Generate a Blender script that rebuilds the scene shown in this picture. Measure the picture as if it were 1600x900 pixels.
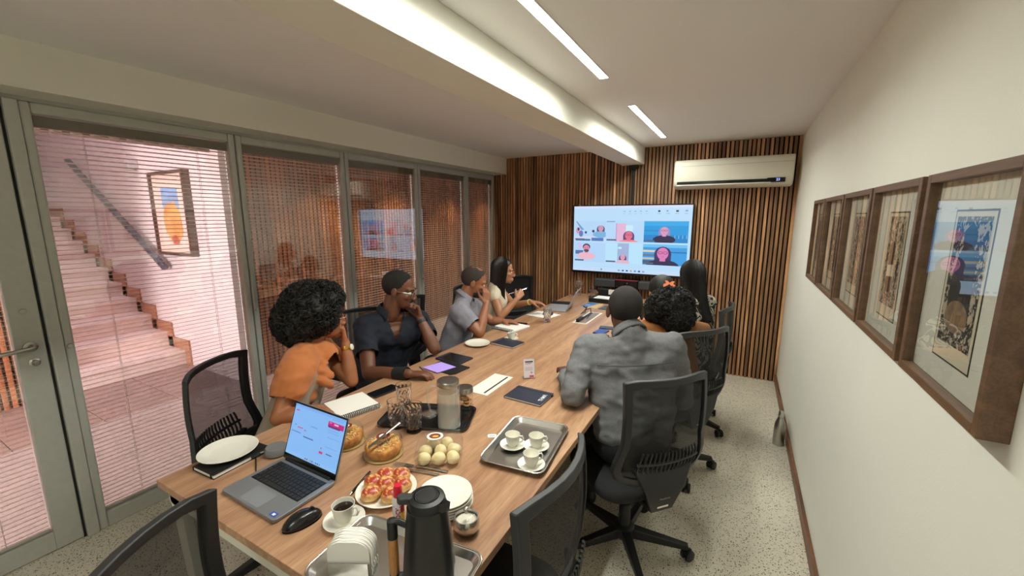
import bpy, bmesh, math, random
import numpy as np
from mathutils import Vector, Matrix, noise as mnoise
random.seed(7)
for o in list(bpy.data.objects): bpy.data.objects.remove(o, do_unlink=True)
scene = bpy.context.scene
COL = scene.collection
PI = math.pi

# ------------------------------------------------------------------ camera
FPX, YAW, PITCH, ROLL, CAMH = 642.77, .5061, .1704, -.0021, 1.6388
def _rot():
    cy, sy, cp, sp = math.cos(YAW), math.sin(YAW), math.cos(PITCH), math.sin(PITCH)
    f = Vector((-sy*cp, cy*cp, -sp)); r = Vector((cy, sy, 0)); u = r.cross(f)
    c, s = math.cos(ROLL), math.sin(ROLL)
    return c*r + s*u, -s*r + c*u, f
CR, CU, CF = _rot()
CAM = Vector((0, 0, CAMH))
cam = bpy.data.cameras.new('camera'); camo = bpy.data.objects.new('camera', cam); COL.objects.link(camo)
cam.sensor_width = 36; cam.lens = FPX/1600*36; cam.clip_start = .02; cam.clip_end = 100
m = Matrix.Identity(4)
for i in range(3): m[i][0] = CR[i]; m[i][1] = CU[i]; m[i][2] = -CF[i]; m[i][3] = CAM[i]
camo.matrix_world = m
scene.camera = camo
def ray(u, v): return CR*((u-800)/FPX) - CU*((v-450)/FPX) + CF
def Pz(u, v, z=.75): d = ray(u, v); return CAM + d*((z-CAM.z)/d.z)
def Px(u, v, x): d = ray(u, v); return CAM + d*(x/d.x)
def Py(u, v, y): d = ray(u, v); return CAM + d*(y/d.y)

# ------------------------------------------------------------------ world and light
scene.view_settings.view_transform = 'Standard'; scene.view_settings.look = 'None'
scene.view_settings.exposure = 0.0; scene.view_settings.gamma = 1.0
scene.view_settings.use_curve_mapping = False
try:
    scene.cycles.transparent_max_bounces = 32; scene.cycles.max_bounces = 16; scene.cycles.transmission_bounces = 16; scene.cycles.diffuse_bounces = 12
    scene.cycles.caustics_reflective = False; scene.cycles.caustics_refractive = False
    scene.cycles.sample_clamp_indirect = 4
except Exception: pass
w = bpy.data.worlds.new('world'); scene.world = w; w.use_nodes = True
bg = w.node_tree.nodes['Background']; bg.inputs[0].default_value = (.75, .78, 1.0, 1); bg.inputs[1].default_value = .9
def area(name, loc, target, sx, sy, energy, color):
    l = bpy.data.lights.new(name, 'AREA'); l.shape = 'RECTANGLE'; l.size = sx; l.size_y = sy; l.energy = energy; l.color = color
    o = bpy.data.objects.new(name, l); COL.objects.link(o); o.location = loc
    o.rotation_euler = (Vector(target)-Vector(loc)).to_track_quat('-Z', 'Y').to_euler(); return o
# daylight falling through the skylight over the stairwell beyond the glass
area('skylight_daylight', (-5.6, 1.2, 4.9), (-5.9, 1.3, 0), 3.0, 1.6, 240, (1.0, .80, .90))
# added unseen fill in the corridor, set as daylight from an assumed open end
area('corridor_fill', (-3.7, -2.4, 1.25), (-3.6, 2, .9), 1.3, 2.1, 480, (1.0, .82, .86))
LED_STRENGTH = 26.0; LED_WATTS = 23.0

# ------------------------------------------------------------------ materials
def lin(c):
    if isinstance(c, str):
        c = [int(c[i:i+2], 16)/255 for i in (0, 2, 4)]
    return tuple((x/12.92 if x <= .04045 else ((x+.055)/1.055)**2.4) for x in c[:3]) + (1,)
MATS = {}
def pm(name, col, rough=.5, metal=0, var=None, bump=None, spec=.5, coat=0, sheen=0, sss=0, emit=None, estr=0):
    """procedural principled material; var=(scale, amount) colour variation, bump=(scale, strength)"""
    if name in MATS: return MATS[name]
    mt = bpy.data.materials.new(name); mt.use_nodes = True; nt = mt.node_tree; N = nt.nodes; L = nt.links
    b = N['Principled BSDF']; c = lin(col)
    b.inputs['Base Color'].default_value = c; b.inputs['Roughness'].default_value = rough
    b.inputs['Metallic'].default_value = metal; b.inputs['Specular IOR Level'].default_value = spec
    b.inputs['Coat Weight'].default_value = coat; b.inputs['Coat Roughness'].default_value = .1
    if sheen: b.inputs['Sheen Weight'].default_value = sheen
    if sss:
        b.inputs['Subsurface Weight'].default_value = sss; b.inputs['Subsurface Radius'].default_value = (.01, .004, .002)
    if emit: b.inputs['Emission Color'].default_value = lin(emit); b.inputs['Emission Strength'].default_value = estr
    if var or bump:
        tc = N.new('ShaderNodeTexCoord')
    if var:
        n = N.new('ShaderNodeTexNoise'); n.inputs['Scale'].default_value = var[0]; n.inputs['Detail'].default_value = 5
        L.new(tc.outputs['Object'], n.inputs['Vector'])
        r = N.new('ShaderNodeValToRGB'); a = var[1]
        r.color_ramp.elements[0].position = .3; r.color_ramp.elements[1].position = .7
        r.color_ramp.elements[0].color = tuple(max(0, x*(1-a)) for x in c[:3])+(1,)
        r.color_ramp.elements[1].color = tuple(min(1, x*(1+a)) for x in c[:3])+(1,)
        L.new(n.outputs['Fac'], r.inputs[0]); L.new(r.outputs[0], b.inputs['Base Color'])
    if bump:
        n = N.new('ShaderNodeTexNoise'); n.inputs['Scale'].default_value = bump[0]; n.inputs['Detail'].default_value = 4
        L.new(tc.outputs['Object'], n.inputs['Vector'])
        bp = N.new('ShaderNodeBump'); bp.inputs['Strength'].default_value = bump[1]; bp.inputs['Distance'].default_value = .01
        L.new(n.outputs['Fac'], bp.inputs['Height']); L.new(bp.outputs[0], b.inputs['Normal'])
    MATS[name] = mt; return mt
def wood(name, c0, c1, axis=1, scale=1.0, rough=.42, rand=0.0, stretch=14, fine=1.0, coat=0):
    """wood with grain along the given local axis; rand = per-piece brightness spread"""
    if name in MATS: return MATS[name]
    mt = bpy.data.materials.new(name); mt.use_nodes = True; nt = mt.node_tree; N = nt.nodes; L = nt.links
    b = N['Principled BSDF']; b.inputs['Roughness'].default_value = rough; b.inputs['Coat Weight'].default_value = coat
    tc = N.new('ShaderNodeTexCoord'); mp = N.new('ShaderNodeMapping')
    s = [stretch*scale]*3; s[axis] = 1.0*scale; mp.inputs['Scale'].default_value = s
    L.new(tc.outputs['Object'], mp.inputs['Vector'])
    n = N.new('ShaderNodeTexNoise'); n.inputs['Scale'].default_value = 1.2; n.inputs['Detail'].default_value = 8; n.inputs['Distortion'].default_value = .6
    src = mp.outputs[0]
    if rand:
        oi = N.new('ShaderNodeObjectInfo'); ad = N.new('ShaderNodeVectorMath'); ad.operation = 'ADD'
        mu = N.new('ShaderNodeMath'); mu.operation = 'MULTIPLY'; mu.inputs[1].default_value = 50
        L.new(oi.outputs['Random'], mu.inputs[0]); L.new(src, ad.inputs[0]); L.new(mu.outputs[0], ad.inputs[1]); src = ad.outputs[0]
    L.new(src, n.inputs['Vector'])
    r = N.new('ShaderNodeValToRGB'); r.color_ramp.elements[0].position = .32; r.color_ramp.elements[1].position = .68
    r.color_ramp.elements[0].color = lin(c0); r.color_ramp.elements[1].color = lin(c1)
    L.new(n.outputs['Fac'], r.inputs[0]); out = r.outputs[0]
    n2 = N.new('ShaderNodeTexNoise'); n2.inputs['Scale'].default_value = 9*fine; n2.inputs['Detail'].default_value = 3
    L.new(src, n2.inputs['Vector'])
    mx = N.new('ShaderNodeMix'); mx.data_type = 'RGBA'; mx.blend_type = 'MULTIPLY'; mx.inputs[0].default_value = .45
    r2 = N.new('ShaderNodeValToRGB'); r2.color_ramp.elements[0].position = .35; r2.color_ramp.elements[0].color = (.55, .5, .45, 1); r2.color_ramp.elements[1].position = .6
    L.new(n2.outputs['Fac'], r2.inputs[0]); L.new(out, mx.inputs[6]); L.new(r2.outputs[0], mx.inputs[7]); out = mx.outputs[2]
    if rand:
        hs = N.new('ShaderNodeHueSaturation'); mr = N.new('ShaderNodeMapRange'); mr.inputs[3].default_value = 1-rand; mr.inputs[4].default_value = 1+rand
        pw = N.new('ShaderNodeMath'); pw.operation = 'POWER'; pw.inputs[1].default_value = 1.8
        L.new(oi.outputs['Random'], pw.inputs[0]); L.new(pw.outputs[0], mr.inputs[0]); L.new(mr.outputs[0], hs.inputs['Value']); L.new(out, hs.inputs['Color']); out = hs.outputs[0]
    L.new(out, b.inputs['Base Color'])
    MATS[name] = mt; return mt
def em(col, strength=1.0):
    k = 'glow_%s_%.2f' % (col, strength)
    if k in MATS: return MATS[k]
    mt = bpy.data.materials.new(k); mt.use_nodes = True; N = mt.node_tree.nodes; b = N['Principled BSDF']
    b.inputs['Base Color'].default_value = (.01, .01, .01, 1); b.inputs['Roughness'].default_value = .35
    b.inputs['Emission Color'].default_value = lin(col); b.inputs['Emission Strength'].default_value = strength
    MATS[k] = mt; return mt
def clear(name, tint='ffffff', ior=1.5, rough=0.0, alpha=0.0, body='ffffff', boost=1.0):
    """thin clear sheet: transparent with fresnel mirror; alpha adds a little diffuse body"""
    if name in MATS: return MATS[name]
    mt = bpy.data.materials.new(name); mt.use_nodes = True; nt = mt.node_tree; N = nt.nodes; L = nt.links
    N.remove(N['Principled BSDF']); out = N['Material Output']
    t = N.new('ShaderNodeBsdfTransparent'); t.inputs[0].default_value = lin(tint)
    g = N.new('ShaderNodeBsdfGlossy'); g.inputs['Roughness'].default_value = rough
    f = N.new('ShaderNodeFresnel'); f.inputs[0].default_value = ior
    mx = N.new('ShaderNodeMixShader'); base = t.outputs[0]
    if alpha:
        d = N.new('ShaderNodeBsdfDiffuse'); d.inputs[0].default_value = lin(body); m2 = N.new('ShaderNodeMixShader'); m2.inputs[0].default_value = alpha
        L.new(t.outputs[0], m2.inputs[1]); L.new(d.outputs[0], m2.inputs[2]); base = m2.outputs[0]
    gm = N.new('ShaderNodeNewGeometry'); iv = N.new('ShaderNodeMath'); iv.operation = 'SUBTRACT'; iv.inputs[0].default_value = boost; L.new(gm.outputs['Backfacing'], iv.inputs[1])
    mm = N.new('ShaderNodeMath'); mm.operation = 'MULTIPLY'; mm.use_clamp = True; L.new(f.outputs[0], mm.inputs[0])
    ic = N.new('ShaderNodeMath'); ic.operation = 'MULTIPLY_ADD'; ic.inputs[1].default_value = -boost; ic.inputs[2].default_value = boost; L.new(gm.outputs['Backfacing'], ic.inputs[0])
    N.remove(iv); L.new(ic.outputs[0], mm.inputs[1])       # the sheet mirrors on its front face only
    L.new(mm.outputs[0], mx.inputs[0]); L.new(base, mx.inputs[1]); L.new(g.outputs[0], mx.inputs[2]); L.new(mx.outputs[0], out.inputs[0])
    MATS[name] = mt; return mt
def netting(name, col, alpha):
    """fine woven mesh: partly see-through cloth"""
    if name in MATS: return MATS[name]
    mt = bpy.data.materials.new(name); mt.use_nodes = True; nt = mt.node_tree; N = nt.nodes; L = nt.links
    b = N['Principled BSDF']; b.inputs['Base Color'].default_value = lin(col); b.inputs['Roughness'].default_value = .7
    t = N.new('ShaderNodeBsdfTransparent'); mx = N.new('ShaderNodeMixShader'); mx.inputs[0].default_value = alpha
    L.new(t.outputs[0], mx.inputs[1]); L.new(b.outputs[0], mx.inputs[2]); L.new(mx.outputs[0], N['Material Output'].inputs[0])
    MATS[name] = mt; return mt
def terrazzo(name, base, d0, d1, scale=60):
    if name in MATS: return MATS[name]
    mt = bpy.data.materials.new(name); mt.use_nodes = True; nt = mt.node_tree; N = nt.nodes; L = nt.links
    b = N['Principled BSDF']; b.inputs['Roughness'].default_value = .33
    tc = N.new('ShaderNodeTexCoord'); col = None
    n0 = N.new('ShaderNodeTexNoise'); n0.inputs['Scale'].default_value = 1.6; n0.inputs['Detail'].default_value = 6; L.new(tc.outputs['Object'], n0.inputs['Vector'])
    r0 = N.new('ShaderNodeValToRGB'); c = lin(base); r0.color_ramp.elements[0].position = .3; r0.color_ramp.elements[1].position = .7
    r0.color_ramp.elements[0].color = tuple(x*.84 for x in c[:3])+(1,); r0.color_ramp.elements[1].color = c
    L.new(n0.outputs['Fac'], r0.inputs[0]); col = r0.outputs[0]
    for sc, th, cc in ((scale, .23, d0), (scale*1.9, .25, d1), (scale*.7, .13, d0)):
        v = N.new('ShaderNodeTexVoronoi'); v.inputs['Scale'].default_value = sc; L.new(tc.outputs['Object'], v.inputs['Vector'])
        cr = N.new('ShaderNodeValToRGB'); cr.color_ramp.elements[0].position = th; cr.color_ramp.elements[1].position = th+.05
        cr.color_ramp.elements[0].color = (1, 1, 1, 1); cr.color_ramp.elements[1].color = (0, 0, 0, 1)
        L.new(v.outputs['Distance'], cr.inputs[0])
        # only some of the cells hold a dark chip
        sep = N.new('ShaderNodeSeparateColor'); L.new(v.outputs['Color'], sep.inputs[0])
        gt = N.new('ShaderNodeMath'); gt.operation = 'GREATER_THAN'; gt.inputs[1].default_value = .35; L.new(sep.outputs[0], gt.inputs[0])
        mu = N.new('ShaderNodeMath'); mu.operation = 'MULTIPLY'; L.new(cr.outputs[0], mu.inputs[0]); L.new(gt.outputs[0], mu.inputs[1])
        mx = N.new('ShaderNodeMix'); mx.data_type = 'RGBA'; L.new(mu.outputs[0], mx.inputs[0]); L.new(col, mx.inputs[6]); mx.inputs[7].default_value = lin(cc); col = mx.outputs[2]
    L.new(col, b.inputs['Base Color']); MATS[name] = mt; return mt

M_WALL = pm('wall_paint', 'e4e3d9', .75, bump=(180, .06), var=(1.2, .03))
M_CEIL = pm('ceiling_paint', 'f0f1f2', .8, bump=(150, .05))
M_ALU = pm('aluminium', 'b9bbb6', .42, .2, var=(30, .04))
M_DARKGAP = pm('dark_gasket', '1d1b1b', .7)
M_BLACK = pm('black_plastic', '17181a', .45, bump=(400, .05))
M_BLACKG = pm('black_gloss', '0c0c0e', .12)
M_DGREY = pm('dark_grey_plastic', '2f3133', .5)
M_WHITE = pm('white_plastic', 'e6e4dc', .4)
M_PORC = pm('white_porcelain', 'eceae0', .18, coat=.4)
M_STEEL = pm('polished_steel', 'd6d4d0', .26, 1.0)
M_STEELB = pm('brushed_steel', 'b8b6b0', .3, 1.0, var=(40, .08))
M_PAPER = pm('white_paper', 'eeece6', .8)
M_GLASS = clear('window_glass', 'f4f6f4', 1.52, boost=4.2)
M_CLEAR = clear('clear_glass', 'fbfcfc', 1.5, 0.02, .012, 'ffffff', 1.6)
M_CRYSTAL = clear('cut_crystal', 'fafcfc', 1.6, .03, .09, 'ffffff', 1.8)
M_CUT = pm('cut_glass', 'ffffff', .0, spec=.6); MATS['cut_glass'].node_tree.nodes['Principled BSDF'].inputs['Transmission Weight'].default_value = 1.0; MATS['cut_glass'].node_tree.nodes['Principled BSDF'].inputs['IOR'].default_value = 1.42
M_PLASTIC = clear('clear_plastic', 'fcfcfc', 1.45, .06, .02, 'ffffff', 1.5)
M_SLAT = wood('slat_wood', '86593c', 'cb9c70', axis=2, scale=1.4, rough=.5, rand=.5)
M_FRAMEW = wood('frame_wood', '57402f', '73563f', axis=1, scale=1.2, rough=.45, stretch=20)
M_BASEW = wood('baseboard_wood', '5a3824', '8a5c3e', axis=1, scale=2, rough=.45)
M_TABLE = wood('table_wood', 'a0765a', 'c49c7a', axis=1, scale=1.3, rough=.36, stretch=11, fine=1.2)

# ------------------------------------------------------------------ mesh helpers
class MB:
    def __init__(s): s.v = []; s.f = []; s.m = []
    def add(s, vs, fs, mi=0, M=None):
        b = len(s.v)
        if M is not None: vs = [M @ Vector(p) for p in vs]
        s.v.extend([tuple(p) for p in vs]); s.f.extend([tuple(i+b for i in f) for f in fs]); s.m.extend([mi]*len(fs)); return s
    def box(s, x0, x1, y0, y1, z0, z1, mi=0, M=None):
        vs = [(x0,y0,z0),(x1,y0,z0),(x1,y1,z0),(x0,y1,z0),(x0,y0,z1),(x1,y0,z1),(x1,y1,z1),(x0,y1,z1)]
        return s.add(vs, [(0,3,2,1),(4,5,6,7),(0,1,5,4),(1,2,6,5),(2,3,7,6),(3,0,4,7)], mi, M)
    def lathe(s, prof, seg=24, c=(0,0,0), mi=0, M=None, sx=1, sy=1):
        """profile [(r,z)] about local z; r==0 ends close"""
        vs = []; rows = []
        for r, z in prof:
            if r < 1e-6: rows.append([len(vs)]); vs.append((c[0], c[1], c[2]+z))
            else:
                rows.append(list(range(len(vs), len(vs)+seg)))
                for k in range(seg):
                    a = 2*PI*k/seg; vs.append((c[0]+r*sx*math.cos(a), c[1]+r*sy*math.sin(a), c[2]+z))
        fs = []
        for A, B in zip(rows, rows[1:]):
            if len(A) == 1 and len(B) == 1: continue
            for k in range(seg):
                k2 = (k+1) % seg
                if len(A) == 1: fs.append((A[0], B[k2], B[k]))
                elif len(B) == 1: fs.append((A[k], A[k2], B[0]))
                else: fs.append((A[k], A[k2], B[k2], B[k]))
        return s.add(vs, fs, mi, M)
    def tube(s, pts, r, seg=8, mi=0, closed=False, M=None, flat=1.0):
        pts = [Vector(p) for p in pts]; n = len(pts)
        rs = r if isinstance(r, (list, tuple)) else [r]*n
        vs = []; rows = []; prev = None
        for i, p in enumerate(pts):
            if closed: t = pts[(i+1) % n]-pts[i-1]
            else: t = pts[min(i+1, n-1)]-pts[max(i-1, 0)]
            if t.length < 1e-9: t = Vector((0, 0, 1))
            t.normalize()
            if prev is None:
                a = Vector((0, 0, 1)) if abs(t.z) < .9 else Vector((1, 0, 0)); nrm = t.cross(a).normalized()
            else:
                nrm = prev-t*prev.dot(t)
                nrm = nrm.normalized() if nrm.length > 1e-6 else t.orthogonal().normalized()
            prev = nrm; bn = t.cross(nrm)
            rows.append(list(range(len(vs), len(vs)+seg)))
            for k in range(seg):
                a = 2*PI*k/seg; vs.append(p+nrm*(rs[i]*math.cos(a))+bn*(rs[i]*flat*math.sin(a)))
        fs = []
        pairs = list(zip(rows, rows[1:])) + ([(rows[-1], rows[0])] if closed else [])
        for A, B in pairs:
            for k in range(seg): fs.append((A[k], A[(k+1) % seg], B[(k+1) % seg], B[k]))
        if not closed: fs.append(tuple(reversed(rows[0]))); fs.append(tuple(rows[-1]))
        return s.add(vs, fs, mi, M)
    def ell(s, c, r, M=None, seg=20, rings=12, mi=0):
        if not hasattr(r, '__len__'): r = (r, r, r)
        vs = [(c[0], c[1], c[2]-r[2])]; fs = []
        for i in range(1, rings):
            ph = -PI/2+PI*i/rings
            for k in range(seg):
                a = 2*PI*k/seg; vs.append((c[0]+r[0]*math.cos(ph)*math.cos(a), c[1]+r[1]*math.cos(ph)*math.sin(a), c[2]+r[2]*math.sin(ph)))
        vs.append((c[0], c[1], c[2]+r[2])); top = len(vs)-1
        for k in range(seg): fs.append((0, 1+(k+1) % seg, 1+k))
        for i in range(rings-2):
            for k in range(seg):
                a = 1+i*seg+k; b2 = 1+i*seg+(k+1) % seg; fs.append((a, b2, b2+seg, a+seg))
        o = 1+(rings-2)*seg
        for k in range(seg): fs.append((o+k, o+(k+1) % seg, top))
        return s.add(vs, fs, mi, M)
    def cap(s, p0, p1, r0, r1=None, seg=14, mi=0, M=None):
        """tapered capsule"""
        if r1 is None: r1 = r0
        p0 = Vector(p0); p1 = Vector(p1); t = (p1-p0)
        t = t.normalized() if t.length > 1e-6 else Vector((0, 0, 1))
        pts = []; rs = []
        for a in (-88, -60, -30, 0): pts.append(p0+t*(r0*math.sin(math.radians(a)))); rs.append(r0*math.cos(math.radians(a)))
        for a in (0, 30, 60, 88): pts.append(p1+t*(r1*math.sin(math.radians(a)))); rs.append(r1*math.cos(math.radians(a)))
        return s.tube(pts, rs, seg, mi, M=M)
    def chain(s, pts, rs, mi=0, M=None, seg=14):
        for i in range(len(pts)-1): s.cap(pts[i], pts[i+1], rs[i], rs[i+1], seg, mi, M)
        return s
    def prism(s, poly, z0, z1, mi=0, M=None):
        n = len(poly); vs = [(x, y, z0) for x, y in poly]+[(x, y, z1) for x, y in poly]
        fs = [tuple(reversed(range(n))), tuple(range(n, 2*n))]+[(i, (i+1) % n, n+(i+1) % n, n+i) for i in range(n)]
        return s.add(vs, fs, mi, M)
    def grid(s, fn, nu, nv, mi=0, M=None, wrapu=False):
        vs = [fn(i/(nu if wrapu else nu-1), j/(nv-1)) for j in range(nv) for i in range(nu)]; fs = []
        for j in range(nv-1):
            for i in range(nu if wrapu else nu-1):
                i2 = (i+1) % nu; fs.append((j*nu+i, j*nu+i2, (j+1)*nu+i2, (j+1)*nu+i))
        return s.add(vs, fs, mi, M)
def rrect(w, h, r, n=4):
    """rounded rectangle outline"""
    pts = []
    for cx, cy, a0 in ((w/2-r, h/2-r, 0), (-w/2+r, h/2-r, 90), (-w/2+r, -h/2+r, 180), (w/2-r, -h/2+r, 270)):
        for k in range(n+1):
            a = math.radians(a0+90*k/n); pts.append((cx+r*math.cos(a), cy+r*math.sin(a)))
    return pts
def mesh_of(name, mb, mats, smooth=40):
    me = bpy.data.meshes.new(name); me.from_pydata(mb.v, [], mb.f)
    if not isinstance(mats, (list, tuple)): mats = [mats]
    for mt in mats: me.materials.append(mt)
    if len(mats) > 1: me.polygons.foreach_set('material_index', mb.m)
    bm = bmesh.new(); bm.from_mesh(me); bmesh.ops.recalc_face_normals(bm, faces=bm.faces); bm.to_mesh(me); bm.free()
    if smooth:
        me.polygons.foreach_set('use_smooth', [True]*len(me.polygons))
        me.set_sharp_from_angle(angle=math.radians(smooth))
    me.update(); return me
def link(o, parent=None):
    COL.objects.link(o)
    if parent is not None: o.parent = parent
    return o
def obj(name, mb, mats, parent=None, smooth=40, bevel=0, loc=None, rz=0, bseg=2):
    o = bpy.data.objects.new(name, mesh_of(name, mb, mats, smooth) if isinstance(mb, MB) else mb)
    link(o, parent)
    if loc is not None: o.location = loc
    if rz: o.rotation_euler[2] = rz
    if bevel:
        b = o.modifiers.new('bevel', 'BEVEL'); b.width = bevel; b.segments = bseg; b.limit_method = 'ANGLE'; b.angle_limit = .7
    return o
def tag(o, label, cat, group=None):
    o['label'] = label; o['category'] = cat
    if group: o['group'] = group
    return o
def struct(o): o['kind'] = 'structure'; return o
def thing(name, label, cat, loc=(0, 0, 0), rz=0, group=None):
    o = bpy.data.objects.new(name, None); COL.objects.link(o); o.empty_display_size = .05
    o.location = loc; o.rotation_euler = (0, 0, rz); return tag(o, label, cat, group)
def copytree(o, parent=None):
    c = o.copy(); COL.objects.link(c); c.parent = parent
    for ch in list(o.children): copytree(ch, c)
    return c
def RZ(a, loc=(0, 0, 0)): return Matrix.Translation(loc) @ Matrix.Rotation(a, 4, 'Z')
def frame_xy(fwd, up, loc=(0, 0, 0)):
    """matrix with local y = fwd, local z near up"""
    f = Vector(fwd).normalized(); u = Vector(up); r = f.cross(u).normalized(); u = r.cross(f)
    M = Matrix.Identity(4)
    for i in range(3): M[i][0] = r[i]; M[i][1] = f[i]; M[i][2] = u[i]; M[i][3] = loc[i]
    return M
def text_mesh(txt, size, font_bold=False):
    """real lettering as a flat mesh (centre origin, xy plane)"""
    cu = bpy.data.curves.new('lettering', 'FONT'); cu.body = txt; cu.size = size; cu.align_x = 'CENTER'; cu.align_y = 'CENTER'; cu.resolution_u = 2
    if font_bold: cu.offset = size*.02
    o = bpy.data.objects.new('lettering', cu); COL.objects.link(o)
    dg = bpy.context.evaluated_depsgraph_get(); me = bpy.data.meshes.new_from_object(o.evaluated_get(dg))
    bpy.data.objects.remove(o, do_unlink=True); return me
def lettering(txt, size, mat, parent, M, bold=False, name='lettering'):
    me = text_mesh(txt, size, bold); me.transform(M); me.materials.clear(); me.materials.append(mat)
    o = bpy.data.objects.new(name, me); link(o, parent); return o

# ------------------------------------------------------------------ room shell
XR, YB, ZC = .4204, 4.704, 2.372
XS, ZS, XG = -2.684, 2.176, -2.877
M_FLOOR = terrazzo('terrazzo_floor', 'e0d9c8', '41372f', '6d6152', 84)
struct(obj('floor', MB().box(-2.93, XR+.12, -1.7, YB+.1, -.08, 0), M_FLOOR, smooth=0))
struct(obj('ceiling', MB().box(-2.93, XR+.12, -1.7, YB+.1, ZC, ZC+.1), M_CEIL, smooth=0))
struct(obj('wall_right', MB().box(XR, XR+.12, -1.7, YB+.1, 0, ZC), M_WALL, smooth=0))
struct(obj('wall_front', MB().box(-2.93, XR, -1.82, -1.7, 0, ZC), M_WALL, smooth=0))
struct(obj('baseboard_right', MB().box(XR-.016, XR, -1.7, YB, 0, .075), M_BASEW, bevel=.003, smooth=0))
struct(obj('wall_left', MB().box(-2.93, XS, -1.7, YB+.026, ZS, ZC), M_WALL, smooth=0))   # lintel over the glazing
struct(obj('trim_1', MB().box(-1.204, -.974, -1.7, YB, 2.193, ZC), M_WALL, smooth=0, bevel=.004))   # ceiling beam
# slatted end wall: dark backing with each slat a piece of its own
wb = struct(obj('wall_back', MB().box(-2.93, XR, YB+.026, YB+.1, 0, ZC), pm('slat_backing', '2a1810', .8), smooth=0))
SLP = .0368
sl = mesh_of('slat', MB().box(-.0115, .0115, 0, .027, 0, ZC-.004), M_SLAT, 0)
n = int((XR+2.9)/SLP)
for i in range(n):
    o = bpy.data.objects.new('slat', sl); link(o, wb); o.location = (XR-.014-i*SLP, YB, .002)
# cable conduit from the beam down to the screen
cd = thing('cable_conduit', 'black cable conduit running down the slatted wall above the television', 'conduit', (-1.08, YB-.012, 0))
obj('channel', MB().box(-.017, .017, -.012, .011, 1.75, 2.16), M_BLACK, cd, 0, .003)
obj('junction_cover', MB().box(-.055, .05, -.03, .011, 2.15, 2.192), M_BLACK, cd, 0, .006)

# ------------------------------------------------------------------ glazed partition on the left with blinds between the panes
YM = [.63, 1.535, 2.365, 3.23, 4.065, 4.68]       # mullion centres
M_BLIND = pm('blind_slat', 'efe6e2', .45)
M_CORD = pm('blind_cord', 'b9a9a6', .7)
def tri_frame(name, y0, y1, z0, z1, wv, wb_, wt, parent, d0=-.05, d1=.022):
    """stiles and rails of one glazed leaf, rounded glazing bead inside"""
    for a, b in ((y0, y0+wv), (y1-wv, y1)): obj('stile', MB().box(XG+d0, XG+d1, a, b, z0, z1), M_ALU, parent, 0, .008)
    obj('bottom_rail', MB().box(XG+d0, XG+d1-.002, y0+wv, y1-wv, z0, z0+wb_), M_ALU, parent, 0, .005)
    obj('top_rail', MB().box(XG+d0, XG+d1-.002, y0+wv, y1-wv, z1-wt, z1), M_ALU, parent, 0, .008)
def blind(y0, y1, z0, z1, label, tilt):
    b = thing('venetian_blind', label, 'blind', (XG-.014, (y0+y1)/2, z0), 0, 'venetian blinds inside the glazing')
    wd = y1-y0-.014
    obj('headrail', MB().box(-.011, .011, -wd/2, wd/2, z1-z0-.055, z1-z0-.004), pm('blind_headrail', '8e8c84', .5), b, 0, .002)
    obj('bottom_rail', MB().box(-.010, .010, -wd/2, wd/2, .004, .016), M_BLIND, b, 0, .002)
    mb = MB(); W = .0195; a = math.radians(tilt)
    for s in (-1, 1):
        pass
    pr = [(-W/2, 0), (-W/4, .0011), (0, .0015), (W/4, .0011), (W/2, 0)]
    vs = []; fs = []
    for yy in (-wd/2, wd/2):
        for dz in (0, .0005):
            for x, z in pr: vs.append((x*math.cos(a)-z*math.sin(a), yy, x*math.sin(a)+(z+dz)*math.cos(a)))
    for k in range(4): fs += [(k, k+1, 11+k, 10+k), (5+k, 15+k, 16+k, 6+k)]
    fs += [(0, 10, 15, 5), (4, 9, 19, 14)]
    mb.add(vs, fs); me = mesh_of('blind_slat', mb, M_BLIND, 0)
    pitch = .0232; k = 0; z = .03
    while z < z1-z0-.06:
        o = bpy.data.objects.new('blind_slat', me); link(o, b); o.location = (0, 0, z); z += pitch
    for s in (-.3, .3):
        obj('ladder_cord', MB().box(-.009, -.0083, s*wd-.0007, s*wd+.0007, .01, z1-z0-.05).box(.0083, .009, s*wd-.0007, s*wd+.0007, .01, z1-z0-.05), M_CORD, b, 0)
    return b
names = ['showing the stair and painting', 'second bay after the door', 'third bay after the door', 'fourth bay after the door', 'last bay, against the slatted wall']
ZT = 2.158
for i in range(5):
    y0, y1 = YM[i]+.0, YM[i+1]
    wn = bpy.data.objects.new('window_%d' % (i+1), None); link(wn); wn['kind'] = 'structure'
    tri_frame('w', y0+.003, y1-.003, 0, ZT, .036, .085, .05, wn)
    for xx in (XG+.004, XG-.034):
        obj('pane', MB().box(xx-.002, xx+.002, y0+.036, y1-.036, .082, ZT-.047), M_GLASS, wn, 0)
    obj('blind_knob', MB().lathe([(0, -.004), (.011, -.004), (.013, .002), (.009, .012), (0, .014)], 14, M=Matrix.Translation((XG+.024, y0+.02, 1.02)) @ Matrix.Rotation(PI/2, 4, 'Y')), M_ALU, wn)
    blind(y0+.036, y1-.036, .085, ZT-.05, 'pale venetian blind between the panes, '+names[i], (13, 15, 3, 9, 5)[i])
# header and post next to the door
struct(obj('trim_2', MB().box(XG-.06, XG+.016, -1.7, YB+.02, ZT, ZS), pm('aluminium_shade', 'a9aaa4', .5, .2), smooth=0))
struct(obj('trim_3', MB().box(XG-.05, XG+.03, .585, .632, 0, ZT), M_ALU, smooth=0, bevel=.005))
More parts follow.
